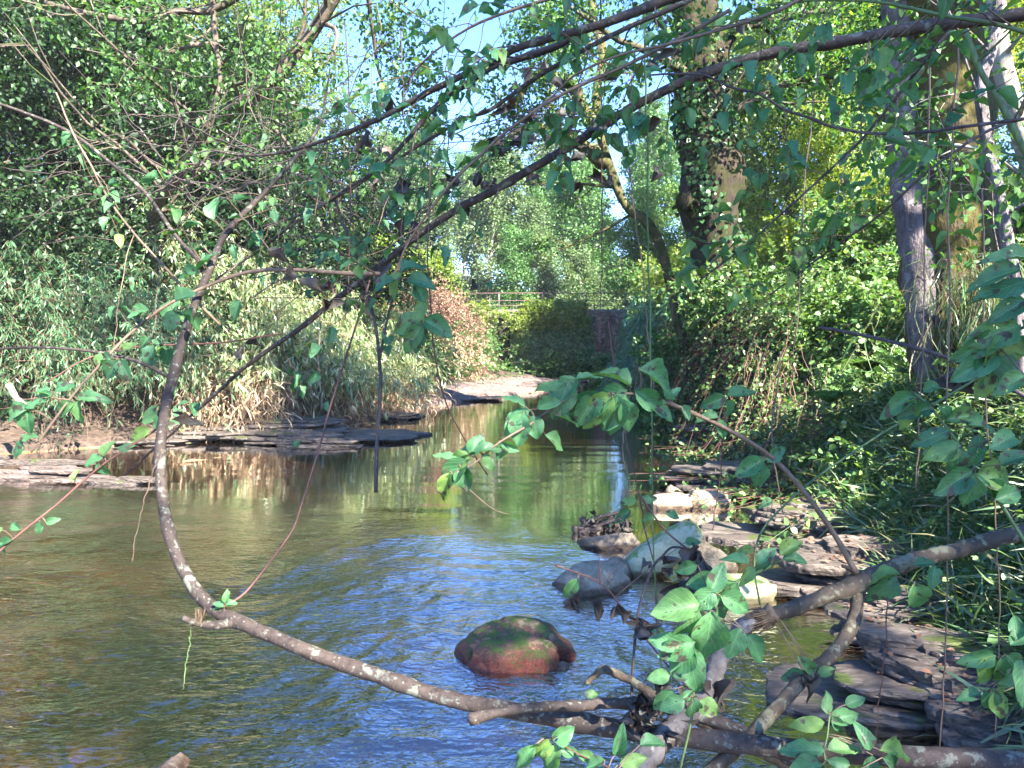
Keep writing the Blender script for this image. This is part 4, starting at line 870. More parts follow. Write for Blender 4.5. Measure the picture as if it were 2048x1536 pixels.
# layered shale shelves
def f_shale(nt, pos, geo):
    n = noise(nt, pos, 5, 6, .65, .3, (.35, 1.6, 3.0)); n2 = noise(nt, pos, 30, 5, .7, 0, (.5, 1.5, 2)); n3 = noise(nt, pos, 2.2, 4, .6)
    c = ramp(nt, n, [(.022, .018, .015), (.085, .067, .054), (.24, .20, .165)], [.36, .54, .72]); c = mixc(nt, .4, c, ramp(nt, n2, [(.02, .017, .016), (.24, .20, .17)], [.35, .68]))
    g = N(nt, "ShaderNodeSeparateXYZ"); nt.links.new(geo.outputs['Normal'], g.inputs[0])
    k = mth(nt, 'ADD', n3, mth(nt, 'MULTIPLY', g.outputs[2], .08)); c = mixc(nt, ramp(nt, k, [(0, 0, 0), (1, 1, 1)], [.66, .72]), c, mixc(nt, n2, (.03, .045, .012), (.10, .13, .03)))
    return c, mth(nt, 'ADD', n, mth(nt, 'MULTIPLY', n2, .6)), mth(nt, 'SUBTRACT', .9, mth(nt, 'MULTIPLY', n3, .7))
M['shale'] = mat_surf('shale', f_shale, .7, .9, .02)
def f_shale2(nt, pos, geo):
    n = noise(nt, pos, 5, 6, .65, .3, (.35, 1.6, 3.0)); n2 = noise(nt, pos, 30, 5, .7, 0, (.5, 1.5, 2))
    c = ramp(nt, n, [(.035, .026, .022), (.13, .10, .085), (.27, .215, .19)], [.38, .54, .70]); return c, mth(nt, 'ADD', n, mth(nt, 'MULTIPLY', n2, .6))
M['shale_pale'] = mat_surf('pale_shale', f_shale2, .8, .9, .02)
LEDGE_V = []
def ledge(label, cx, cy, lx, ly, rot, H, nl, seed, base=-.12, mat='shale', grp='stone shelves', dip=0.0, res=.022):
    """stack of thin stone sheets with ragged broken edges, each set back from the one below"""
    rng = rngf(seed); mb = MB(); ca, sa = cos(rot), sin(rot); nl2 = nl + 2; m = 150
    z = -.10; tz = (H + .10) / nl2
    for L_ in range(nl2):
        f = L_ / nl2; parts = 1 if L_ < 2 else int(rng.integers(1, 4))
        for q in range(parts):
            ax = lx / 2 * (1 - .45 * f) * rng.uniform(.75, 1.05) / (1 if parts == 1 else 1.5); ay = ly / 2 * (1 - .62 * f) * rng.uniform(.6, 1.0) / (1 if parts == 1 else 1.25)
            ox = 0 if parts == 1 else rng.uniform(-.45, .45) * lx * (1 - .4 * f); oy = .22 * ly * f + (0 if parts == 1 else rng.uniform(-.2, .2) * ly * (1 - .5 * f))
            th = np.linspace(0, 2 * pi, m, endpoint=False); cx_, sx_ = np.cos(th), np.sin(th)
            px = np.sign(cx_) * np.abs(cx_) ** .8 * ax; py = np.sign(sx_) * np.abs(sx_) ** .7 * ay
            k = 1 + .05 * vnoise(px * 17, py * 17, L_ * 5.5, seed + 9) + .16 * fbm(px * 1.3, py * 2.5, L_ * 3.1 + q, 3, seed) + .10 * np.round(1.5 * vnoise(px * 5, py * 5, L_ + q * 7.7, seed + 2)) / 1.5
            px, py = px * k, py * k; t = tz * rng.uniform(.7, 1.5); tx, ty = rng.normal(0, .012), rng.normal(0, .02) - .015
            rings = []
            for rr, zz in ((.0, 0), (.3, 0), (.55, 0), (.75, 0), (.9, 0), (.985, -.03), (1.0, -.25), (.985 + .03 * rng.random(), -.7), (.95, -1.3)):
                X = px * rr + ox; Y = py * rr + oy
                Z = z + t * (1 + zz) + tx * X + ty * Y + (.006 * fbm(X * 3, Y * 22, L_, 3, seed + 5) + .010 * fbm(X * 2, Y * 5, L_, 3, seed + 6)) * (1 if rr < .99 else .4)
                if zz < 0: X = X + .008 * vnoise(X * 30, Y * 30, zz * 9, seed); Y = Y + .008 * vnoise(X * 30, Y * 30, zz * 9 + 5, seed)
                rings.append(np.stack([cx + X * ca - Y * sa, cy + X * sa + Y * ca, Z], -1))
            V = np.vstack(rings); a = np.arange(len(rings) - 1)[:, None] * m; b = np.arange(m)[None]; c = (b + 1) % m
            mb.add(V, np.stack([a + b, a + m + b, a + m + c, a + c], -1).reshape(-1, 4))
        z += tz
    o = mb.obj('stone_shelf', M[mat], None, (cx, cy, 0), smooth=False); LEDGE_V.append((np.vstack(mb.v), np.vstack(mb.f4)))
    return tag(o, label, 'rock', grp)
def ledge_px(label, px, py, *a, **k): c = G(px, py); return ledge(label, c[0], c[1], *a, **k)
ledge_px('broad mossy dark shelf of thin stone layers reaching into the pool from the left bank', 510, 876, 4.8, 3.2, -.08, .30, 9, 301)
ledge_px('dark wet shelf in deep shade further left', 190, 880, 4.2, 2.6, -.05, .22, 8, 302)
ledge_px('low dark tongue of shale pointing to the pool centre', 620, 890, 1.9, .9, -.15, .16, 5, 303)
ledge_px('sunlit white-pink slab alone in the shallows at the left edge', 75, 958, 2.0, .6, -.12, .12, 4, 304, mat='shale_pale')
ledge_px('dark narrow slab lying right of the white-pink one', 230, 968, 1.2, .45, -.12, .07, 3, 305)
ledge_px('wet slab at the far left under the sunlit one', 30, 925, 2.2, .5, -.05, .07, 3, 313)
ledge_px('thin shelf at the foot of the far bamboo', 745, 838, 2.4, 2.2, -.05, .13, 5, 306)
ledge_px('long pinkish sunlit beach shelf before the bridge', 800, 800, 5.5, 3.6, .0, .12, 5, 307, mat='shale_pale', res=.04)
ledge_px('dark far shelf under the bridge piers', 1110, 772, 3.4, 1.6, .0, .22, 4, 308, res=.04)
ledge_px('fractured grey shelf poking out under the undercut right bank', 1445, 886, 1.5, 1.5, .15, .30, 9, 309)
ledge_px('dark layered shelf with fallen leaves beyond the bright stones', 1580, 985, 2.6, 1.9, -.30, .30, 9, 310)
ledge_px('grey curved slabs below the long slanting twig', 1670, 1075, 1.9, 1.2, -.28, .28, 8, 311)
ledge_px('dark shelf just behind the forked branch', 1790, 1180, 1.6, 1.1, -.25, .25, 7, 312)
ledge_px('wet dark shelf with a mossy rim right of the curving side branch', 1900, 1285, 1.3, .8, -.2, .22, 7, 314)
ledge_px('large grey weathered shelf at the lower right corner', 1960, 1430, 1.5, 1.1, -.28, .25, 9, 315, res=.012)
ledge_px('pale smooth slab at the right end of the bottom edge', 2050, 1520, .9, .5, -.3, .13, 4, 316, res=.012)
# fallen leaves
from mathutils.bvhtree import BVHTree
def top_of(pts):
    # rest points on the ground or on the stone shelf under them
    vs, fs, k = [], [], 0
    for v, f in LEDGE_V: vs.append(v); fs.append(f + k); k += len(v)
    t = BVHTree.FromPolygons([tuple(v) for v in np.vstack(vs)], [tuple(int(q) for q in f) for f in np.vstack(fs)]); out_ = pts.copy()
    for i, q in enumerate(pts):
        h = t.ray_cast(Vector((q[0], q[1], 2.0)), Vector((0, 0, -1)))
        g = gz(q[0], q[1]); out_[i, 2] = max(g, h[0].z if h[0] is not None else -9)
    return out_
rng = rngf(210); n = 2600; y = rng.uniform(3, 13, n); x = xr(y) + rng.uniform(-.25, 1.5, n) ; st = top_of(ground_pts(x, y, .0)); kk = st[:, 2] > .04; st = st[kk]; n = len(st); st[:, 2] += .006 + .012 * rng.random(n); mb = MB()
dd = rng.normal(0, 1, (n, 3)); dd[:, 2] *= .15; leaves(mb, st, dd, .03 + .03 * rng.random(n), .65, upj=.25, T=T_OVAL, rng=rng)
tag(mb.obj('fallen_leaves', M['lf_dead'], None, (3, 7, 0)), 'reddish-brown fallen leaves scattered on the right bank shelves', 'fallen leaves', kind='stuff')
# log by the far shelf, white log at the left
def log(label, pts, r, mat, seed):
    mb = MB(); c = catmull(pts, 24); tube(mb, c, np.linspace(r, r * .7, 24), 12, seed, .12, lump=.12); return tag(mb.obj('log', M[mat], None, c[0]), label, 'log')
log('long dark log lying across the water before the bridge wall', [G(1035, 775, .15), G(1110, 768, .2), G(1210, 760, .25)], .09, 'limb_dark', 1)
log('white broken log under the left bamboo', [P(18, 770, 11.3), P(32, 795, 11.2), P(55, 815, 11.1)], .05, 'rk_pale', 2)
# broken wicker-like debris caught on the stones
c = G(1200, 1070); dd0 = c[1]
o = thing('drift_debris', c, 'dark broken plastic tray with slots, half full of leaves, stranded by the speckled stone', 'debris')
M['dark_plastic'] = mat_surf('dark_plastic', bark((.045, .035, .03), (.018, .014, .013), (.12, .09, .07), 40, .6), .45, .4, .004)
def pp(px, py): return P(px, py, dd0 + .15 + .0 * px)
mb = MB()
rim_t = catmull([pp(1178, 1046), pp(1200, 1034), pp(1222, 1029), pp(1243, 1024)], 14); rim_b = catmull([pp(1152, 1055), pp(1180, 1058), pp(1210, 1046), pp(1244, 1036)], 14)
tube(mb, rim_t, .016, 6, 1); tube(mb, rim_b, .020, 6, 2)
for k in (1, 5, 9, 13):
    a, b = rim_t[k], rim_b[k]; tube(mb, [a + [0, 0, .02], (a + b) / 2 + [0, .01, 0], b], .014, 5, 3)
tube(mb, catmull([pp(1152, 1052), pp(1150, 1062), pp(1154, 1072)], 6), .03, 7, 4, .3); tube(mb, catmull([pp(1155, 1068), pp(1180, 1062), pp(1205, 1058)], 8), .035, 8, 5, .3); tube(mb, catmull([pp(1244, 1024), pp(1252, 1040), pp(1256, 1062)], 8), .018, 6, 6, .3)
mb.obj('frame', M['dark_plastic'], o)
rng = rngf(220); n = 260; q = np.array([P(px, py, dd0 + .2) for px, py in zip(rng.uniform(1165, 1262, n), rng.uniform(1040, 1072, n))]); q[:, 1] += rng.uniform(-.1, .25, n); q[:, 2] = np.maximum(q[:, 2] , .02); mb = MB(); leaves(mb, q, rng.normal(0, 1, (n, 3)), .05 * (.6 + rng.random(n)), .6, upj=1, T=T_OVAL, rng=rng); mb.obj('caught_leaves', M['lf_drygrey'], o)
# pale fallen leaf on the boulder
#@@NEAR
# ------------------------------------------------------------------ near branches
def big_leaf_T(bend, fold, curl, seed):
    """ovate pointed leaf, 7 x 9 grid, (across, along, up) and UV"""
    nu, nv = 7, 10; r = rngf(seed); T_ = []; UV = []
    for j in range(nv):
        t = j / (nv - 1); w = .5 * (sin(pi * t ** .82) ** .75) * (1 - .18 * t) if 0 < t < 1 else 0
        w = max(w, .004)
        for i in range(nu):
            u = -1 + 2 * i / (nu - 1); wv = .028 * sin(t * 17 + (2 if u > 0 else 0) + seed) * abs(u)
            T_.append((u * w, t, fold * abs(u) * w - bend * t * t + wv + curl * u * u * w * sin(t * 5) + .02 * r.normal() * abs(u))); UV.append((u, t))
    F = [[j * nu + i, j * nu + i + 1, (j + 1) * nu + i + 1, (j + 1) * nu + i] for j in range(nv - 1) for i in range(nu - 1)]
    return np.array(T_), np.array(F), np.array(UV)
BL = [big_leaf_T(b, f, c, 400 + i) for i, (b, f, c) in enumerate([(.12, .25, .1), (.3, .35, .2), (.22, .15, -.3), (.45, .4, .1), (.05, .5, .3), (.34, .2, .4)])]
BLd = [big_leaf_T(b, f, c, 420 + i) for i, (b, f, c) in enumerate([(.5, 1.1, 1.0), (.3, 1.5, -1.2), (.7, .9, 1.4)])]
def put_leaf(mb, pos, d, nor, size, width, rng, TT=None):
    T_, F, UV = (TT or BL)[rng.integers(len(TT or BL))]
    a = nrm(d); nn = nrm(nor - a * np.dot(nor, a)); b = np.cross(a, nn)
    V = pos + size * (b * T_[:, 0:1] * width + a * T_[:, 1:2] + nn * T_[:, 2:3]); mb.add(V, F, None, UV)
RIGHT = np.array([1.0, 0, 0]); FWD = np.array([0, CP, -SP]); UPV = np.array([0, SP, CP])
NLEAF = [0]
def branch(label, pts, w, mat='limb', twigs=0, tl=(.15, .4), tt=(.1, 1), leaf=.06, nleaf=6, hero=(), dry=(), seed=0, cat='branch', name='tree_branch', group=None, raw=None, side=None, lmat='near_leaf', rough=.07, tw_mat='twig_tan', tdir=None, stemleaf=0, n=None, wscale=1.0):
    """pts: (px, py, metres from lens); w: widths in photograph pixels at each point, or (start, end)"""
    pts = np.array(pts, float); rng = rngf(seed + 900); m = len(pts)
    ww = np.array(w, float) if len(w) == m and m != 2 else np.linspace(w[0], w[1], m)
    W3 = np.array([P(*q) for q in pts]); R = ww / 2 / FPX * pts[:, 2]
    WS = wscale; R = R * WS; n = n or int(max(16, min(160, m * 9))); cr = catmull(np.hstack([W3, R[:, None]]), n); c, r = cr[:, :3], np.maximum(cr[:, 3], .0007)
    wig = np.cumsum(rng.normal(0, 1, (n, 3)), 0); wig -= np.linspace(0, 1, n)[:, None] * wig[-1]; c = c + wig * (r.mean() * .05 if cat != 'vine' else .0018)
    o = thing(name, W3[0], label, cat, group); mb = MB(); big = r.max() > .006
    kp = np.cumsum(rng.integers(5, 17, n)); ii = np.arange(n)[:, None]; knob = 1 + ((.07 + .16 * rng.random(n))[None] * np.exp(-((ii - kp[None]) / 1.1) ** 2)).sum(1) * (1 if big else .6)
    tube(mb, c, r * knob, 16 if big else 7, seed, rough if big else 0)
    for s in (side or ()):
        sp = np.array(s[0], float); S3 = np.array([P(*q) for q in sp]); rr = wscale * np.linspace(s[1][0], s[1][1], len(sp)) / 2 / FPX * sp[:, 2]
        cc = catmull(np.hstack([S3, rr[:, None]]), max(12, len(sp) * 7)); tube(mb, cc[:, :3], np.maximum(cc[:, 3], .0007), 12 if rr.max() > .006 else 6, seed + 1, rough if rr.max() > .006 else 0)
    mb.obj('limb', M[mat], o)
    tb = MB(); lb = MB(); db = MB(); hasl = hasd = hast = False
    for k in range(twigs):
        t = tt[0] + (tt[1] - tt[0]) * (k + rng.random()) / twigs; i = min(int(t * (n - 1)), n - 2); ax = nrm(c[i + 1] - c[i])
        d = rot_dir(ax, .6 + .7 * rng.random(), rng.random() * 6.28, rng)
        if tdir is not None: d = nrm(d + np.array(tdir, float))
        L_ = tl[0] + (tl[1] - tl[0]) * rng.random(); p = canes(c[i][None], d[None], L_, .35 * rng.normal() + .2, 12, .14, rng)[0]
        sm = MB(); tube(sm, p, np.linspace(min(r[i] * .45, .0032), .0009, 12), 5, 1, 0); sm.obj('twig', M[tw_mat], o)
        for q in range(nleaf // 2):
            j = int(11 - q * 2.6 - rng.random() * 1.2)
            if j < 2: break
            ta = nrm(p[min(j + 1, 11)] - p[j - 1]); sd = nrm(np.cross(ta, rng.normal(0, .5, 3) + [0, -.6, 1.0]))
            for sg in (1, -1):
                if rng.random() < .18: continue
                dd = nrm(ta * .5 + sd * sg + np.array([0, 0, -.35]) + rng.normal(0, .2, 3)); nn = np.array([0, -.15, 1.0]) + rng.normal(0, .45, 3)
                put_leaf(lb, p[j] + dd * .006, dd, nn, leaf * (.6 + .7 * rng.random()), .62, rng); hasl = True; NLEAF[0] += 1
    for (px, py, d_, ln, ang, *ex) in hero:
        p0 = P(px, py, d_); a = radians(ang); dep = ex[0] if ex else rng.normal(0, .25); tilt = ex[1] if len(ex) > 1 else .55; wd = ex[2] if len(ex) > 2 else .62
        dd = nrm(RIGHT * cos(a) + UPV * sin(a) + FWD * dep); tilt *= .72; nn = -FWD * (1 - tilt) + UPV * tilt + rng.normal(0, .14, 3)
        sz = 1.12 * ln / FPX * d_ * sqrt(1 + dep * dep); put_leaf(lb, p0, dd, nn, sz, wd, rng); hasl = True
        j = int(np.argmin(np.linalg.norm(c - p0, axis=1)))
        if .004 < np.linalg.norm(c[j] - p0) < .25: tube(tb, catmull([c[j], (c[j] + p0) / 2 + [0, 0, .004], p0], 7), .0011, 5); hast = True
    for (px, py, d_, ln, ang) in dry:
        for k in range(3):
            a = radians(ang + rng.normal(0, 22)); p0 = P(px + rng.normal(0, 5), py + rng.normal(0, 5), d_)
            dd = nrm(RIGHT * cos(a) + UPV * sin(a) + FWD * rng.normal(0, .4)); put_leaf(db, p0, dd, rng.normal(0, 1, 3), ln / FPX * d_ * (.45 + .45 * rng.random()), .6, rng, BLd); hasd = True
    if hast: tb.obj('leaf_stalks', M[tw_mat], o)
    if hasl: lb.obj('foliage', M[lmat], o)
    if hasd: db.obj('dry_leaves', M['lf_drygrey'], o)
    if raw is not None:       # splintered wood: fibres fanning out of the broken end
        px, py, d_, ang, ln, wd = raw; rb = MB(); a = radians(ang); ax = RIGHT * cos(a) + UPV * sin(a); sd = -RIGHT * sin(a) + UPV * cos(a); p0 = P(px, py, d_)
        k = 90; u = rng.uniform(-.42, .42, k); v = rng.uniform(-.42, .42, k); s = wd / FPX * d_; l = ln / FPX * d_
        st = p0 + sd * (u * s)[:, None] + FWD * (v * s)[:, None] - ax * s * .5
        q = canes(st, ax + sd * (u * .30 - .12)[:, None] + FWD * (v * .3)[:, None], l * (.25 + .65 * rng.random(k) ** 1.6), 0, 7, .06, rng)
        tube(rb, catmull([p0 - ax * s * .9, p0, p0 + ax * l * .3, p0 + ax * l * .62 + sd * s * .12], 14), s * np.linspace(.5, .16, 14), 14, 9, .35)
        tubes_batch(rb, q, (.0022 * np.linspace(1.6, .4, 7))[None]); rb.obj('broken_end', M['rawwood'], o)
    return o
# A the bowed limb that sweeps from the lower right round to the upper left
branch('long bowed near limb, lichen-spotted, sweeping along the bottom and curving up at the left',
  [(2140, 1535, 1.5), (1900, 1515, 1.5), (1650, 1500, 1.55), (1400, 1476, 1.6), (1250, 1458, 1.65), (1100, 1432, 1.68), (900, 1393, 1.72), (750, 1346, 1.78), (620, 1302, 1.85), (500, 1252, 1.92), (430, 1220, 1.97), (385, 1172, 2.0), (345, 1092, 2.05), (325, 1000, 2.1), (320, 900, 2.15), (335, 800, 2.2), (360, 700, 2.25), (385, 620, 2.3), (412, 555, 2.35), (450, 470, 2.42), (520, 395, 2.5), (590, 320, 2.6), (640, 250, 2.7), (660, 140, 2.8)],
  [52, 52, 50, 48, 46, 43, 39, 37, 35, 34, 33, 31, 29, 27, 26, 25, 23, 21, 19, 16, 13, 10, 7, 4], 'limb', twigs=7, tt=(.72, 1), seed=1, leaf=.05, wscale=.8,
  side=[([(475, 1243, 1.94), (430, 1250, 1.92), (395, 1246, 1.9), (365, 1236, 1.88)], (26, 14)), ([(412, 560, 2.35), (395, 520, 2.37), (350, 470, 2.4), (290, 385, 2.45), (220, 325, 2.5), (140, 265, 2.55), (40, 222, 2.6), (-60, 190, 2.65)], (11, 7)), ([(345, 758, 2.23), (280, 725, 2.26), (200, 705, 2.3), (80, 695, 2.35), (-40, 700, 2.4)], (10, 6))],
  raw=(398, 1240, 1.9, 92, 36, 12), hero=[(450, 1205, 1.95, 22, 80), (452, 1210, 1.95, 20, 20), (448, 1212, 1.95, 20, 160), (430, 440, 2.4, 52, 100), (395, 540, 2.35, 50, 40), (400, 545, 2.35, 45, 190), (330, 640, 2.3, 45, 60), (310, 690, 2.3, 48, 250), (370, 620, 2.3, 40, 300)])
# B forked branch with the splintered end
branch('forked branch at the lower right, its left end splintered into pale fibres',
  [(2150, 1050, 1.95), (2048, 1062, 1.92), (1950, 1088, 1.9), (1850, 1118, 1.88), (1760, 1148, 1.86), (1710, 1170, 1.85), (1640, 1198, 1.84), (1570, 1222, 1.83), (1515, 1240, 1.82)], [40, 40, 38, 38, 42, 48, 38, 36, 40], 'limb_tan', seed=2, rough=.12, wscale=.8,
  side=[([(1706, 1165, 1.85), (1714, 1205, 1.83), (1704, 1250, 1.8), (1668, 1305, 1.76), (1600, 1365, 1.7), (1540, 1430, 1.65), (1475, 1495, 1.6), (1380, 1580, 1.55)], (32, 36)), ([(1712, 1150, 1.85), (1700, 1138, 1.84), (1685, 1132, 1.83)], (14, 9))],
  raw=(1515, 1242, 1.82, 205, 62, 40), hero=[(1790, 1150, 1.8, 70, 235, .1, .5), (1800, 1150, 1.8, 60, 190, .3, .8), (1830, 1165, 1.7, 60, 285, .1, .3, .8), (1830, 1130, 1.8, 35, 20), (1870, 1130, 1.8, 45, 260), (1625, 1345, 1.7, 40, 130), (1610, 1350, 1.7, 42, 190), (1635, 1350, 1.7, 35, 20)], dry=[(1600, 1355, 1.7, 42, 270), (1615, 1360, 1.7, 38, 300)])
# C slender shoot with the big leaves in the middle
branch('slender green-tan shoot arching from the fork to the middle, hung with large spotted leaves',
  [(1712, 1145, 1.84), (1650, 1040, 1.82), (1560, 930, 1.78), (1480, 873, 1.74), (1400, 832, 1.7), (1330, 803, 1.66), (1280, 788, 1.64), (1200, 790, 1.62), (1130, 803, 1.6), (1060, 850, 1.58), (1000, 885, 1.56), (950, 925, 1.55), (905, 950, 1.54)], [12, 10, 9, 9, 8, 8, 7, 6, 6, 5, 4, 3, 3], 'twig_tan', seed=3,
  side=[([(1280, 788, 1.64), (1283, 760, 1.63), (1278, 735, 1.62)], (6, 3)), ([(1130, 803, 1.6), (1100, 815, 1.6), (1050, 820, 1.6)], (4, 2)), ([(905, 950, 1.54), (945, 985, 1.56), (985, 1018, 1.58), (1020, 1030, 1.6)], (3, 2))],
  hero=[(1278, 738, 1.62, 92, -25, .15, .55, .6), (1270, 780, 1.63, 66, -35, .2, .5), (1262, 775, 1.62, 80, 140, .4, .85, .4), (1255, 780, 1.62, 72, 205, .1, .35), (1252, 788, 1.6, 80, 240, .1, .25, .66), (1225, 788, 1.6, 82, 228, 0, .3), (1235, 790, 1.6, 78, 262, .1, .3, .66), (1205, 790, 1.6, 75, 212, .1, .4, .7), (1190, 786, 1.6, 70, 245, 0, .2, .74), (1160, 760, 1.6, 72, 215, .1, .6), (1140, 760, 1.6, 78, 245, 0, .3, .74), (1130, 765, 1.6, 60, 190, .3, .7, .4), (1150, 760, 1.6, 52, 10, .2, .8, .5), (1295, 805, 1.65, 52, -30), (1250, 800, 1.6, 60, 280, 0, .2, .7),
    (1060, 820, 1.58, 55, 205, .1, .5), (1050, 822, 1.58, 60, 232, 0, .3, .66), (1045, 826, 1.58, 62, 262, 0, .25, .74), (1066, 830, 1.58, 46, 280, 0, .3, .8), (1075, 815, 1.58, 45, 15), (1050, 812, 1.58, 48, 155, .3, .8, .4), (1090, 870, 1.6, 45, -30, .1, .4), (1010, 880, 1.57, 40, 250, 0, .3), (1000, 885, 1.57, 40, -25, .2, .5, .5), (1110, 832, 1.6, 48, -10, .2, .7, .5),
    (945, 912, 1.55, 62, 205, .1, .5), (935, 918, 1.55, 72, 228, 0, .3, .6), (925, 930, 1.55, 50, 280, 0, .2, .75), (940, 910, 1.55, 46, 60, .1, .4, .7), (955, 905, 1.55, 46, 20), (960, 900, 1.55, 55, 195, .2, .7, .5), (915, 925, 1.55, 50, 160, .2, .7, .5), (968, 908, 1.55, 36, -60, 0, .3), (900, 945, 1.54, 60, 250, .1, .4, .5),
    (1455, 792, 1.72, 55, 12, .1, .6), (1452, 795, 1.72, 48, 200, .1, .4), (1450, 800, 1.72, 40, 300), (1438, 835, 1.72, 42, 180), (1440, 838, 1.72, 40, 290), (1530, 918, 1.77, 46, 25, .1, .3), (1528, 920, 1.77, 60, 210, .1, .5), (1522, 925, 1.77, 48, 265, 0, .2, .7), (1340, 800, 1.68, 30, 60), (1360, 812, 1.68, 30, 300)])
# D stub with a broken end in front of the bowed limb
branch('straight bare branch crossing in front of the bowed limb, snapped at its left end', [(940, 1438, 1.62), (985, 1428, 1.62), (1050, 1412, 1.63), (1150, 1405, 1.64), (1280, 1403, 1.66), (1380, 1425, 1.66), (1500, 1470, 1.62), (1640, 1545, 1.58), (1720, 1600, 1.55)], [26, 19, 19, 20, 22, 26, 30, 34, 36], 'limb', seed=4, rough=.1, raw=(948, 1438, 1.62, 190, 22, 18))
branch('kinked olive stick bent sharply at its upper end beside the reddish boulder', [(1172, 1368, 1.95), (1192, 1352, 1.95), (1210, 1338, 1.94), (1250, 1356, 1.92), (1300, 1385, 1.88), (1350, 1412, 1.84), (1450, 1465, 1.76), (1550, 1512, 1.72), (1680, 1580, 1.66)], [11, 12, 17, 16, 18, 20, 24, 28, 30], 'limb_tan', seed=5, rough=.12)
branch('weathered grey dead limb rising under the splintered end', [(1240, 1590, 1.5), (1300, 1510, 1.56), (1350, 1450, 1.62), (1400, 1390, 1.7), (1445, 1320, 1.76), (1480, 1265, 1.8), (1505, 1240, 1.82)], [54, 50, 44, 36, 34, 32, 30], 'dead', seed=6, rough=.28, dry=[(1330, 1400, 1.6, 60, 260), (1300, 1420, 1.6, 62, 240), (1280, 1385, 1.62, 55, 280), (1350, 1440, 1.6, 50, 300), (1270, 1400, 1.62, 55, 250), (1310, 1450, 1.58, 60, 200), (1340, 1470, 1.56, 50, 330), (1275, 1440, 1.6, 55, 220), (1430, 1360, 1.7, 60, 280), (1440, 1400, 1.7, 50, 290), (1410, 1370, 1.7, 50, 250), (1320, 1380, 1.62, 50, 90), (1365, 1405, 1.66, 50, 120), (1500, 1260, 1.8, 42, 260)])
# hanging spray of large leaves over the dead limb
branch('drooping spray of the largest leaves in front of the splintered end', [(1560, 1120, 1.75), (1525, 1140, 1.7), (1470, 1165, 1.65), (1420, 1195, 1.6), (1390, 1230, 1.56), (1375, 1300, 1.54), (1388, 1400, 1.52), (1360, 1540, 1.5)], (7, 5), 'twig_green', seed=7,
  hero=[(1475, 1165, 1.62, 78, 225, .1, .3, .7), (1440, 1160, 1.6, 60, 190, .2, .5), (1500, 1130, 1.66, 42, 250), (1500, 1128, 1.66, 50, 160, .2, .7, .5), (1515, 1128, 1.66, 46, 40, .1, .5), (1560, 1110, 1.7, 50, 30, .1, .6), (1565, 1118, 1.7, 45, 5), (1545, 1120, 1.7, 44, 215), (1430, 1195, 1.58, 55, 290), (1440, 1190, 1.58, 70, 335, 0, .3), (1430, 1180, 1.55, 62, 220, 0, .2, .7), (1400, 1210, 1.5, 90, 190, 0, .3, .7), (1425, 1222, 1.5, 98, 262, 0, .12, .72), (1395, 1215, 1.52, 80, 238, .1, .5, .45), (1390, 1285, 1.5, 72, 200, 0, .4, .7), (1385, 1295, 1.5, 62, 230, 0, .3, .8), (1375, 1290, 1.5, 96, 283, 0, .2, .55), (1360, 1290, 1.5, 55, 170, .1, .4, .7), (1480, 1255, 1.52, 62, 250, 0, .2, .74), (1495, 1268, 1.55, 55, 300), (1420, 1185, 1.55, 60, 60, .2, .6), (1340, 1350, 1.5, 42, 190, 0, .2, .7), (1345, 1352, 1.5, 46, 20, 0, .3), (1345, 1380, 1.5, 52, 230, 0, .25, .7), (1370, 1400, 1.48, 50, 200, 0, .3, .7), (1400, 1400, 1.48, 46, 320, 0, .3, .8), (1385, 1395, 1.48, 42, 270, 0, .2, .8), (1395, 1130, 1.6, 42, 200), (1360, 1400, 1.5, 30, 30)])
# long limbs crossing the sky
branch('longest straight limb running from the top right corner down to the left middle', [(2130, 20, 2.1), (1950, 38, 2.15), (1830, 52, 2.2), (1700, 76, 2.25), (1550, 102, 2.3), (1450, 130, 2.33), (1350, 170, 2.36), (1250, 222, 2.4), (1130, 300, 2.45), (1000, 376, 2.5), (900, 430, 2.54), (800, 502, 2.58), (700, 578, 2.62), (600, 655, 2.66), (500, 728, 2.7), (430, 790, 2.75), (340, 870, 2.8), (250, 950, 2.85)], [27, 26, 25, 23, 21, 20, 19, 18, 17, 16, 15, 13, 12, 10, 8, 7, 5, 3], 'limb', twigs=15, tl=(.12, .34), tt=(.0, .85), nleaf=5, leaf=.05, seed=8, tdir=(0, 0, -.25))
branch('upper thick limb slanting down from the top edge towards the left', [(1440, -40, 2.2), (1323, 3, 2.2), (1187, 52, 2.22), (1050, 89, 2.25), (982, 123, 2.28), (913, 154, 2.3), (845, 188, 2.34), (777, 226, 2.38), (708, 258, 2.4), (660, 275, 2.44), (590, 300, 2.5), (500, 312, 2.55), (420, 300, 2.6)], [22, 20, 17, 15, 14, 13, 12, 11, 10, 8, 7, 5, 3], 'limb', twigs=11, tt=(0, .8), leaf=.048, seed=9, tl=(.1, .32))
branch('dark limb just below the upper thick one, forking into the tangle', [(1187, 52, 2.3), (1152, 65, 2.3), (1118, 89, 2.31), (1033, 120, 2.34), (982, 137, 2.36), (930, 171, 2.38), (896, 191, 2.4), (862, 222, 2.42), (835, 253, 2.44), (794, 301, 2.46), (759, 335, 2.48), (725, 362, 2.5), (674, 393, 2.52), (600, 430, 2.56), (520, 455, 2.6)], [14, 15, 15, 14, 13, 12, 11, 10, 9, 8, 7, 7, 6, 5, 3], 'limb_dark', twigs=10, tt=(.1, 1), leaf=.05, seed=10)
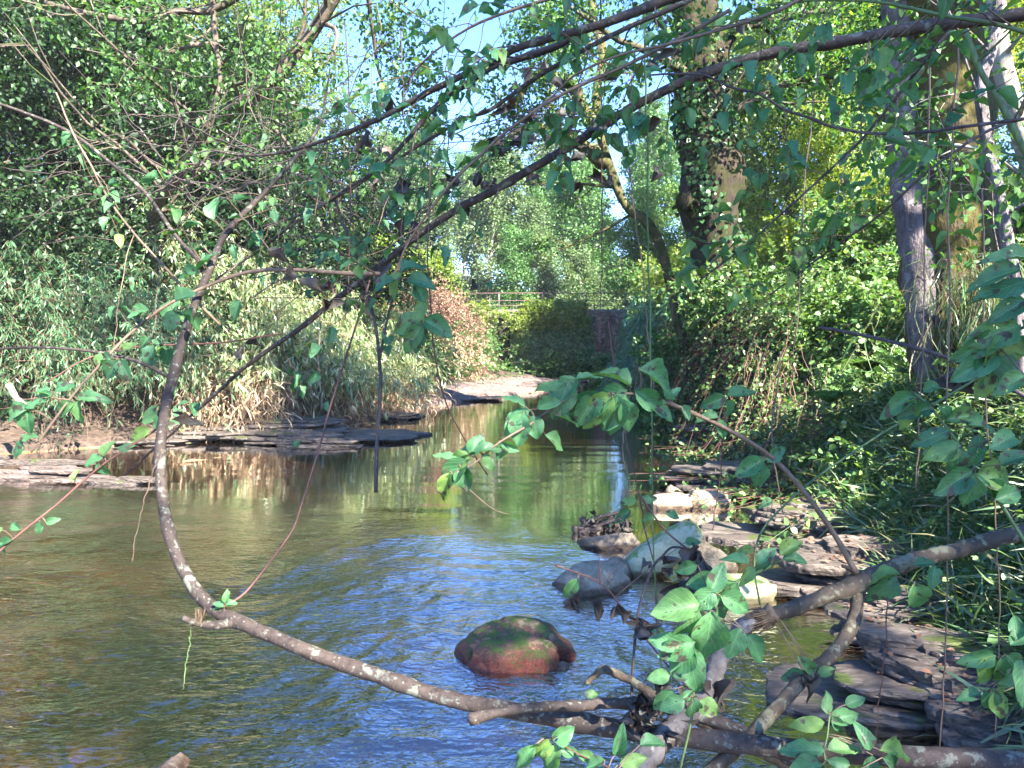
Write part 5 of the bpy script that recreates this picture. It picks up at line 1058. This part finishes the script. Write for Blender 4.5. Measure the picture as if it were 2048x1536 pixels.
branch('thin limb parallel to the two upper ones', [(1420, -25, 2.1), (1374, 2, 2.1), (1255, 55, 2.15), (1187, 89, 2.2), (1101, 137, 2.24), (1050, 171, 2.28), (982, 219, 2.3), (930, 239, 2.34), (845, 287, 2.38), (794, 321, 2.4), (725, 359, 2.45), (600, 440, 2.52), (520, 500, 2.6), (430, 560, 2.65)], (11, 4), 'limb', twigs=12, leaf=.052, seed=11)
branch('thin straight twig between the long limb and the upper limbs', [(1460, 20, 2.0), (1374, 68, 2.02), (1238, 137, 2.06), (1118, 191, 2.1), (1016, 260, 2.14), (964, 308, 2.18), (913, 355, 2.2), (862, 417, 2.24), (811, 495, 2.3), (790, 560, 2.34)], (8, 4), 'twig_tan', twigs=12, leaf=.06, seed=12, tdir=(0, 0, -.4))
branch('dark thin twig dipping across the two big trunks', [(1300, 150, 1.9), (1348, 147, 1.9), (1410, 150, 1.9), (1461, 174, 1.9), (1519, 188, 1.9), (1570, 219, 1.9), (1621, 236, 1.9), (1673, 255, 1.9), (1758, 267, 1.9), (1861, 263, 1.88), (1929, 253, 1.86), (2060, 236, 1.84)], (4, 7), 'limb_dark', twigs=6, leaf=.05, seed=13, tdir=(0, 0, .5))
branch('leafy top branch hanging into the frame above the middle', [(1700, -60, 1.9), (1560, 20, 1.92), (1440, 60, 1.95), (1330, 90, 2.0), (1240, 110, 2.05), (1150, 150, 2.1), (1100, 200, 2.15)], (9, 3), 'twig_tan', twigs=11, tl=(.15, .34), leaf=.056, nleaf=7, seed=14, tdir=(0, 0, -.3))
branch('leafy top branch hanging in from the upper edge left of the middle', [(1250, -60, 2.0), (1120, -10, 2.05), (1010, 25, 2.1), (930, 60, 2.15), (850, 120, 2.2), (800, 180, 2.25)], (8, 3), 'twig_tan', twigs=9, tl=(.12, .32), leaf=.052, nleaf=7, seed=15, tdir=(0, 0, -.3))
branch('dense leafy branch across the upper right corner', [(2120, 90, 1.7), (2000, 50, 1.75), (1880, 30, 1.8), (1760, 5, 1.85), (1640, 0, 1.9), (1540, 10, 1.95)], (10, 4), 'twig_green', twigs=18, tl=(.15, .34), leaf=.056, nleaf=7, seed=16, tdir=(0, 0, -.2))
branch('leafy twig slanting over the hillside clearing', [(1900, 60, 2.0), (1820, 160, 2.05), (1740, 260, 2.1), (1660, 340, 2.15), (1560, 430, 2.2), (1480, 500, 2.3), (1400, 560, 2.4)], (7, 3), 'limb_dark', twigs=13, tl=(.12, .3), leaf=.056, nleaf=6, seed=17, lmat='near_leaf_y')
branch('second leafy twig slanting over the hillside clearing, lower than the first', [(2080, 230, 2.1), (1980, 260, 2.15), (1860, 340, 2.2), (1760, 430, 2.3), (1660, 500, 2.4), (1540, 590, 2.5)], (7, 3), 'limb_dark', twigs=9, tl=(.12, .3), leaf=.055, nleaf=6, seed=18, lmat='near_leaf_y')
# left side shoots
branch('thin straight stem slanting down across the dark thicket', [(112, 185, 2.4), (122, 208, 2.4), (147, 267, 2.4), (181, 328, 2.4), (219, 400, 2.4), (267, 465, 2.4), (321, 525, 2.42), (380, 590, 2.45), (440, 650, 2.5)], (3, 6), 'twig_tan', twigs=5, tt=(0, .8), leaf=.045, seed=19)
branch('reddish twig sloping down to the left edge with pairs of leaves', [(760, 548, 2.3), (700, 547, 2.3), (590, 540, 2.3), (495, 545, 2.3), (410, 575, 2.28), (325, 616, 2.25), (256, 671, 2.2), (191, 739, 2.15), (137, 801, 2.1), (62, 905, 2.05)], (9, 4), 'twig_tan', twigs=2, tt=(0, .4), leaf=.045, seed=20, side=[([(140, 800, 2.1), (90, 795, 2.1), (45, 800, 2.1)], (4, 2))],
  hero=[(160, 800, 2.1, 46, 265, 0, .2, .6), (155, 800, 2.1, 55, 10, 0, .3, .5), (150, 805, 2.1, 45, 215, 0, .5), (105, 785, 2.1, 40, 215), (110, 780, 2.1, 38, 15), (100, 790, 2.1, 36, 160), (60, 815, 2.08, 55, 200, 0, .5), (55, 818, 2.08, 48, 265, 0, .2, .7), (50, 812, 2.08, 40, 20), (45, 880, 2.05, 40, 240), (40, 875, 2.05, 36, 10), (235, 720, 2.15, 40, 240, 0, .2, .8), (240, 720, 2.15, 38, 300), (225, 715, 2.15, 38, 190), (245, 705, 2.15, 30, 40), (300, 620, 2.2, 40, 200), (345, 620, 2.2, 42, 260, 0, .2, .8), (350, 600, 2.2, 40, 20, 0, .3, .8), (480, 600, 2.25, 40, 250), (385, 615, 2.2, 42, 250)])
branch('thin red twig below it with a few small leaves', [(564, 667, 2.4), (444, 685, 2.4), (330, 690, 2.38), (246, 697, 2.35), (171, 719, 2.3), (96, 763, 2.25)], (3.5, 3), 'twig_red', seed=21, hero=[(330, 690, 2.38, 40, 280), (325, 690, 2.38, 40, 230), (210, 705, 2.3, 36, 250)])
branch('red twig dropping to the lower left edge, leaves at its tip', [(330, 845, 2.2), (300, 868, 2.2), (205, 930, 2.15), (113, 1010, 2.1), (31, 1075, 2.05), (-20, 1120, 2.0)], (4, 5), 'twig_red', seed=22, hero=[(305, 855, 2.2, 44, 20), (300, 858, 2.2, 44, 210, 0, .3), (290, 850, 2.2, 40, 80), (235, 900, 2.17, 30, 20), (205, 915, 2.15, 38, 200), (205, 912, 2.15, 32, 60), (195, 925, 2.15, 30, 300), (150, 965, 2.12, 25, 80), (92, 1045, 2.08, 24, 15), (80, 1045, 2.08, 26, 250), (40, 1060, 2.05, 26, 150), (25, 1080, 2.04, 28, 200), (12, 1080, 2.04, 26, 260), (5, 1060, 2.04, 28, 190)])
branch('upright thin dark stem left of the pool centre with a Y fork', [(752, 985, 2.6), (754, 903, 2.6), (758, 842, 2.6), (761, 773, 2.6), (758, 705, 2.6), (749, 637, 2.6), (725, 551, 2.6), (700, 480, 2.6), (670, 400, 2.6), (640, 330, 2.6)], (8, 4), 'limb_dark', seed=23, twigs=5, tt=(.4, 1), leaf=.045, side=[([(759, 719, 2.6), (770, 660, 2.6), (783, 602, 2.6), (794, 534, 2.6), (830, 440, 2.6), (880, 330, 2.6)], (6, 3))])
branch('thin dark twig curving down to the bowed limb', [(740, 560, 2.4), (700, 690, 2.35), (665, 800, 2.3), (635, 910, 2.2), (603, 1010, 2.15), (582, 1065, 2.1), (530, 1137, 2.05), (485, 1190, 2.0), (440, 1216, 1.96)], (4, 5), 'twig_red', seed=24, hero=[(445, 1205, 1.96, 22, 60), (450, 1210, 1.96, 24, 10), (440, 1212, 1.96, 22, 250)])
branch('hanging twig with a bunch of leaves left of the far bridge', [(860, 330, 2.1), (858, 430, 2.1), (855, 520, 2.1), (862, 620, 2.1), (868, 700, 2.12), (890, 800, 2.16), (930, 880, 2.2), (975, 950, 2.25)], (3, 3), 'twig_red', seed=25, hero=[(850, 605, 2.1, 40, 120, 0, .4, .7), (852, 600, 2.1, 42, 250), (842, 630, 2.1, 60, 215, 0, .3, .7), (840, 640, 2.1, 62, 262, 0, .2, .6), (848, 640, 2.1, 60, -30, 0, .4, .66), (845, 650, 2.1, 62, 235, 0, .2, .6), (800, 545, 2.1, 50, 30, .1, .6), (805, 545, 2.1, 52, 240, 0, .4), (815, 560, 2.1, 50, -10), (790, 560, 2.1, 40, 200)])
# right side shoots
branch('leafy shoot in front of the shaded right bank', [(2060, 1100, 1.75), (2010, 1020, 1.78), (1956, 944, 1.8), (1912, 879, 1.82), (1861, 814, 1.84), (1826, 784, 1.86)], (8, 5), 'twig_green', seed=26,
  hero=[(1830, 790, 1.86, 70, 212, .1, .6, .5), (1840, 800, 1.85, 62, 235, .1, .5, .5), (1845, 785, 1.86, 50, 30, .2, .6, .5), (1868, 815, 1.84, 62, 195, .1, .6, .5), (1875, 810, 1.84, 40, 300, 0, .3), (1890, 840, 1.83, 66, 10, .1, .5, .55), (1900, 860, 1.82, 70, 205, .2, .5, .5), (1925, 890, 1.8, 70, 200, .1, .4), (1935, 850, 1.82, 60, 5, .1, .5), (1960, 870, 1.8, 60, 265, 0, .3, .7), (1920, 895, 1.8, 56, 265, 0, .2, .8), (1945, 940, 1.78, 80, 215, 0, .3, .6), (1950, 945, 1.78, 66, 262, 0, .2, .7), (1950, 950, 1.78, 86, -5, 0, .2, .74), (1970, 960, 1.78, 60, 320), (1990, 1000, 1.76, 60, 20), (2030, 870, 1.6, 60, 200), (2000, 930, 1.7, 50, 40)])
branch('large bright leaves entering at the right edge', [(2130, 640, 1.42), (2060, 650, 1.42), (2000, 680, 1.45), (1950, 720, 1.48), (1900, 745, 1.5)], (7, 3), 'twig_green', seed=27,
  hero=[(2000, 665, 1.44, 90, 215, .1, .5, .5), (2010, 660, 1.44, 95, 260, 0, .2, .75), (2040, 650, 1.42, 90, 200, .1, .3, .7), (1995, 690, 1.45, 90, 262, .1, .4, .8), (2000, 700, 1.45, 100, 215, .1, .6, .5), (2010, 695, 1.45, 100, -15, 0, .4, .6), (2045, 640, 1.42, 80, 300, 0, .3), (1960, 715, 1.48, 60, 230), (2040, 540, 1.4, 85, 190, .1, .7, .5), (2060, 560, 1.4, 100, 195, .1, .6, .5), (2060, 520, 1.4, 80, 170, .1, .6, .5), (2050, 600, 1.4, 70, 210, 0, .4), (2050, 750, 1.4, 60, 210, .1, .5), (1980, 740, 1.46, 60, 250)])
branch('brown knotty branch lying across the foot of the mossy trunk', [(1640, 655, 4.2), (1700, 665, 4.1), (1810, 690, 4.0), (1912, 722, 3.9), (1998, 764, 3.8), (2090, 815, 3.7)], (6, 10), 'limb_dark', seed=28, dry=[(1900, 735, 3.6, 60, 260), (1920, 745, 3.6, 60, 280), (1905, 750, 3.6, 60, 300), (1860, 625, 3.8, 30, 260)])
branch('green thorny stem curving over the water right of the bright stones', [(2048, 700, 3.6), (1900, 790, 3.4), (1760, 870, 3.2), (1640, 950, 3.0), (1560, 1020, 2.9), (1520, 1070, 2.85), (1508, 1130, 2.8), (1520, 1210, 2.8)], (5, 4), 'twig_green', seed=29, hero=[(1545, 1000, 2.8, 26, 200), (1507, 1100, 2.8, 30, 180)])
branch('leaf spray rising from the lower right edge', [(2110, 1480, 1.5), (2048, 1400, 1.52), (2010, 1350, 1.55), (1960, 1310, 1.6), (1990, 1290, 1.6)], (7, 3), 'twig_green', seed=30, hero=[(1990, 1310, 1.56, 62, 195, 0, .5, .55), (1985, 1312, 1.56, 60, 250, 0, .2, .7), (2005, 1312, 1.56, 72, 275, 0, .2, .6), (2010, 1308, 1.56, 56, 320, 0, .3, .6), (2020, 1290, 1.56, 50, 30), (2048, 1345, 1.54, 50, 200), (1985, 1375, 1.54, 46, 260, 0, .2, .8), (1990, 1380, 1.54, 60, 290, 0, .2, .7), (1960, 1385, 1.54, 40, 190), (2035, 1280, 1.56, 44, 80), (2045, 1320, 1.5, 60, 250)])
branch('flat-leaved shoot above the bottom edge, lower right', [(1700, 1600, 1.4), (1650, 1520, 1.44), (1655, 1470, 1.46), (1660, 1430, 1.48)], (5, 3), 'twig_green', seed=31, hero=[(1655, 1440, 1.48, 66, 5, .2, .7, .5), (1650, 1445, 1.48, 62, 190, .2, .7, .5), (1655, 1430, 1.48, 40, 80), (1665, 1432, 1.48, 36, 300), (1650, 1500, 1.44, 80, 185, .2, .7, .45), (1655, 1500, 1.44, 70, 0, .2, .7, .5), (1645, 1530, 1.4, 70, 200, .2, .7), (1760, 1500, 1.44, 80, -10, .2, .6, .5), (1740, 1500, 1.44, 50, 110, .1, .4), (1745, 1510, 1.44, 50, 250), (1700, 1530, 1.42, 40, 170), (1765, 1515, 1.42, 60, 330), (1690, 1410, 1.5, 40, 20)])
branch('leaf cluster on a thin stalk at the bottom edge below the boulder', [(1290, 1620, 1.3), (1230, 1545, 1.34), (1170, 1515, 1.38), (1125, 1490, 1.4), (1100, 1475, 1.42)], (4, 2), 'twig_red', seed=32, hero=[(1105, 1480, 1.4, 46, 30, 0, .3, .8), (1100, 1478, 1.4, 55, 225, 0, .3, .7), (1115, 1490, 1.4, 60, 245, 0, .3, .7), (1120, 1500, 1.4, 36, -10, 0, .4), (1070, 1490, 1.4, 62, 230, 0, .2, .5), (1190, 1520, 1.38, 36, 160), (1230, 1510, 1.36, 60, 75, 0, .2, .45), (1240, 1530, 1.36, 50, 20), (1210, 1520, 1.36, 40, 210), (1280, 1490, 1.36, 50, 10, .2, .6)])
branch('dark bare twig with withered leaves in front of the long tilted stone', [(1262, 1400, 1.9), (1268, 1300, 1.95), (1278, 1215, 2.0), (1305, 1135, 2.05), (1325, 1112, 2.06), (1345, 1095, 2.08), (1390, 1100, 2.1)], (6, 4), 'limb_dark', seed=33, dry=[(1322, 1130, 2.05, 36, 20), (1305, 1128, 2.05, 30, 200), (1395, 1100, 2.1, 56, 250), (1400, 1110, 2.1, 60, 290), (1392, 1150, 2.1, 60, 240), (1370, 1170, 2.1, 66, 262), (1190, 1210, 1.95, 46, 270), (1230, 1215, 1.95, 42, 280), (1150, 1200, 1.95, 50, 285), (1290, 1250, 1.95, 56, 300), (1285, 1240, 1.95, 50, 280)])
branch('thin red twig crossing the pale stones', [(1110, 1130, 2.1), (1200, 1166, 2.08), (1255, 1230, 2.04), (1330, 1325, 2.0), (1400, 1400, 1.95)], (3.5, 4), 'twig_red', seed=34, side=[([(1200, 1166, 2.08), (1198, 1110, 2.08)], (3, 2)), ([(1276, 985, 2.2), (1330, 1060, 2.16), (1400, 1120, 2.12), (1440, 1180, 2.1)], (4, 4))], hero=[(1155, 1158, 2.08, 46, 235, 0, .3, .55), (1272, 998, 2.2, 30, 190), (1282, 1000, 2.2, 30, 10), (1262, 1020, 2.2, 40, 215, 0, .4, .5), (1330, 1025, 2.15, 30, -20), (1310, 1035, 2.15, 26, 190), (1370, 1085, 2.1, 26, 10)])
# hanging thin vines
VN = [('green vine hanging straight down in front of the bright stones', [(1290, -60), (1296, 400), (1304, 830), (1308, 1080), (1318, 1250), (1326, 1420)], 4, 'twig_green', 2.3), ('pair of pale thin vines left of the bright stones', [(1262, 780), (1250, 860), (1258, 1000)], 3.5, 'twig_tan', 2.2), ('rust-red thin vine slanting behind the big leaf spray', [(1215, 640), (1250, 860), (1290, 1050), (1314, 1180), (1318, 1300)], 3.5, 'twig_red', 2.5),
  ('straight tan vine hanging before the right bank', [(1915, 60), (1905, 400), (1893, 800), (1893, 1230), (1878, 1510)], 4, 'twig_tan', 2.0), ('long tan vine nearest the right edge', [(1962, 380), (1972, 800), (1990, 1050), (2000, 1210), (1990, 1480)], 3.5, 'twig_tan', 2.1), ('thin brown vine dropping to the lower shelf', [(1830, 1100), (1780, 1200), (1768, 1300), (1750, 1490)], 3, 'twig_red', 2.0),
  ('fine vine hanging from the upper limb to the left of centre', [(800, 60), (802, 250), (803, 480)], 2.5, 'twig_tan', 2.4), ('fine vine hanging through the sky gap', [(690, 40), (696, 230), (700, 420), (690, 640)], 2.5, 'twig_red', 2.4), ('vine crossing the mossy boughs', [(1195, 60), (1200, 300), (1206, 560), (1200, 700)], 3, 'twig_red', 2.5), ('vine hanging down at the left of the ivy-clad trunk', [(1262, 150), (1258, 350), (1285, 560), (1310, 800)], 3, 'twig_tan', 2.6),
  ('thin stem standing before the ivy-clad trunk foot', [(1640, 120), (1610, 330), (1600, 560), (1585, 760)], 3, 'twig_tan', 2.8), ('slender vine between the two big trunks', [(1860, 130), (1850, 420), (1842, 700), (1830, 980)], 3.5, 'twig_tan', 2.2), ('curved brown root-like vine above the undercut', [(1560, 700), (1548, 860), (1562, 1000), (1585, 1060)], 3, 'twig_tan', 3.2), ('crooked vine left of it touching the shelf', [(1450, 830), (1440, 980), (1425, 1060)], 3, 'twig_red', 3.0), ('thread-thin green tendril under the bowed limb stub', [(395, 1240), (380, 1300), (366, 1378)], 2.5, 'twig_green', 1.9), ('thread-thin tan twig hanging above the left shallows', [(320, 900), (285, 1010), (265, 1125)], 2.5, 'twig_tan', 2.1)]
for k, (lab, pp_, w_, mt, dd_) in enumerate(VN):
    branch(lab, [(a, b, dd_) for a, b in pp_], (w_, w_ * .7), mt, twigs=3 if 'green vine' in lab else 0, tl=(.02, .05), nleaf=2, leaf=.022, seed=60 + k, cat='vine', name='hanging_vine', n=40)
# tangle of bare twigs at the upper left
rng = rngf(250); n = 75; px = rng.uniform(230, 640, n); py = 330 + .22 * (px - 430) * 0 + rng.normal(0, 60, n); st = np.array([P(a, b, 2.5 + .5 * rng.random()) for a, b in zip(px, py)])
p = canes(st, np.stack([rng.normal(0, 1, n), rng.normal(0, .3, n), rng.normal(0, .35, n)], -1), .2 + .5 * rng.random(n), rng.normal(.1, .5, n), 14, .16, rng); mb = MB(); tubes_batch(mb, p, .0018 * (.6 + .9 * rng.random((n, 1))) * np.linspace(1.2, .6, 14)[None])
o = thing('twig_tangle', P(430, 330, 2.7), 'tangle of bare reddish twigs in front of the dark thicket at the upper left', 'twigs'); mb.obj('twigs', M['limb_dark'], o)
rng = rngf(251); n = 70; px = rng.uniform(500, 1050, n); py = 560 - .55 * (px - 500) + rng.normal(0, 60, n); st = np.array([P(a, b, 2.4 + .5 * rng.random()) for a, b in zip(px, py)])
p = canes(st, np.stack([rng.normal(.8, .6, n), rng.normal(0, .3, n), rng.normal(.4, .4, n)], -1), .25 + .6 * rng.random(n), rng.normal(.1, .3, n), 14, .12, rng); mb = MB(); tubes_batch(mb, p, .0016 * (.6 + .9 * rng.random((n, 1))) * np.linspace(1.2, .6, 14)[None])
q = MB()
for k in range(0, n, 2): 
    for j in (6, 9, 13): put_leaf(q, p[k, j], nrm(rng.normal(0, 1, 3) + [0, 0, -.4]), np.array([0, -.2, 1]) + rng.normal(0, .4, 3), .03 + .025 * rng.random(), .62, rng)
dq = MB()
for k in range(1, n, 3):
    for j in (7, 8, 12): put_leaf(dq, p[k, j], nrm(rng.normal(0, .4, 3) + [0, 0, -1]), rng.normal(0, 1, 3), .04 + .02 * rng.random(), .7, rng, BLd)
o = thing('twig_tangle', P(775, 410, 2.6), 'criss-crossing dark twigs with sparse leaves between the parallel limbs', 'twigs'); mb.obj('twigs', M['limb_dark'], o); q.obj('foliage', M['near_leaf'], o); dq.obj('dry_leaves', M['lf_drygrey'], o)
# yellow leaf floating before the dead limb, pale petal-like leaf on the boulder
mb = MB(); put_leaf(mb, P(1170, 1388, 1.55), RIGHT, -FWD * .6 + UPV * .4, 28 / FPX * 1.55, .7, rng); tag(mb.obj('yellow_leaf', M['near_leaf_y'], None, P(1170, 1388, 1.55)), 'single light yellow-green leaf just above the straight bare branch', 'leaf')
# leafy shrubs filling the right bank between the stream and the ivy-clad trunk
rng = rngf(260)
def shrub(name, label, loc, R_, H, n, lmat, seed, size=.085, wmat='twig_tan', per=26, T=T_OVAL):
    rng = rngf(seed); a = rng.random(n) * 6.28; st = np.array(loc) + np.stack([np.cos(a), np.sin(a), 0 * a], -1) * (R_ * .35 * rng.random((n, 1)))
    p = canes(st, np.stack([np.cos(a) * R_ * .8, np.sin(a) * R_ * .8, np.full(n, H)], -1), H * (.45 + .65 * rng.random(n)), .1, 11, .09, rng); wb = MB(); tubes_batch(wb, p, (.009 * np.linspace(1, .3, 11))[None])
    i = rng.integers(3, 11, (n, 6)); s2 = np.take_along_axis(p, i[..., None].repeat(3, 2), 1).reshape(-1, 3); q = canes(s2, rng.normal(0, .7, s2.shape) + [0, 0, .15], .3 + .5 * rng.random(len(s2)), .3, 6, .08, rng); tubes_batch(wb, q, .003)
    lb = MB(); leaf_on_canes(lb, q, per, size, .78, T, rng, .1, .06, -.15, upj=.6)
    return plant(name, label, 'shrub', wb, wmat, lb, lmat, origin=loc, group='shrubs on the right bank')
for (x, y, R_, H, n, lm, lab) in [(4.6, 15.2, 1.6, 2.3, 60, 'lf_brmb', 'leafy green shrub at the water side before the ivy-clad trunk'), (4.4, 18.5, 1.6, 2.6, 60, 'lf_mid', 'taller shrub left of the ivy-clad trunk foot'), (5.0, 21.5, 1.8, 3.2, 60, 'lf_yel', 'light green sunlit shrub farther up the right bank'), (5.2, 25.5, 2.0, 3.4, 60, 'lf_mid', 'shrub over the sedge near the bridge end'), (6.6, 14.0, 1.5, 2.1, 50, 'lf_brmb', 'bright bramble-like shrub right of the ivy-clad trunk'), (8.2, 12.5, 1.6, 2.0, 50, 'lf_brmb', 'shrub behind the double trunk at the bank top'), (5.9, 10.8, 1.2, 1.3, 44, 'lf_brmb', 'low sunlit shrub left of the grey stem'), (8.0, 20.0, 2.2, 3.2, 60, 'lf_yel', 'yellow-green shrub on the hillside clearing'), (10.2, 19.0, 2.2, 3.4, 60, 'lf_mid', 'fresh green shrub at the right of the hillside clearing'), (6.9, 24.0, 2.2, 4.0, 60, 'lf_yel', 'bright tall shrub in the gap right of the arching tree')]:
    shrub('leafy_shrub', lab, at(x, y), R_, H, n, lm, int(x * 100 + y))
for (x, y, R_, H, n, lm, z_, lab) in [(1.5, 34.6, .8, .8, 34, 'lf_mid', 0, 'ivy mound at the foot of the bridge curtain, left one'), (2.3, 34.6, 1.1, 1.5, 44, 'lf_brmb', 0, 'ivy mound at the foot of the bridge curtain, right one'), (1.2, 35.9, 1.0, .6, 36, 'lf_yel', 3.1, 'yellow-green tuft spilling over the bridge edge above the pier'), (2.4, 35.8, 1.4, .6, 44, 'lf_lite', 3.1, 'low leafy tuft on the bridge edge further right'), (4.6, 34.0, 1.5, 1.8, 50, 'lf_brmb', 0, 'dark leafy mound where the bridge meets the right bank')]:
    shrub('leafy_shrub', lab, (x, y, max(gz(x, y), z_)), R_, H, n, lm, int(x * 100 + y), size=.12)
# haze
if HAZE > 0:
    hm, nt, out = newmat('haze'); v = N(nt, "ShaderNodeVolumePrincipled"); v.inputs['Density'].default_value = HAZE; v.inputs['Color'].default_value = (.93, .97, 1, 1); nt.links.new(v.outputs[0], out.inputs['Volume'])
    mb = MB(); box(mb, -112, 112, -32, 192, -4.0, 34.0); hz = mb.obj('haze', hm, smooth=False); tag(hz, kind='stuff')
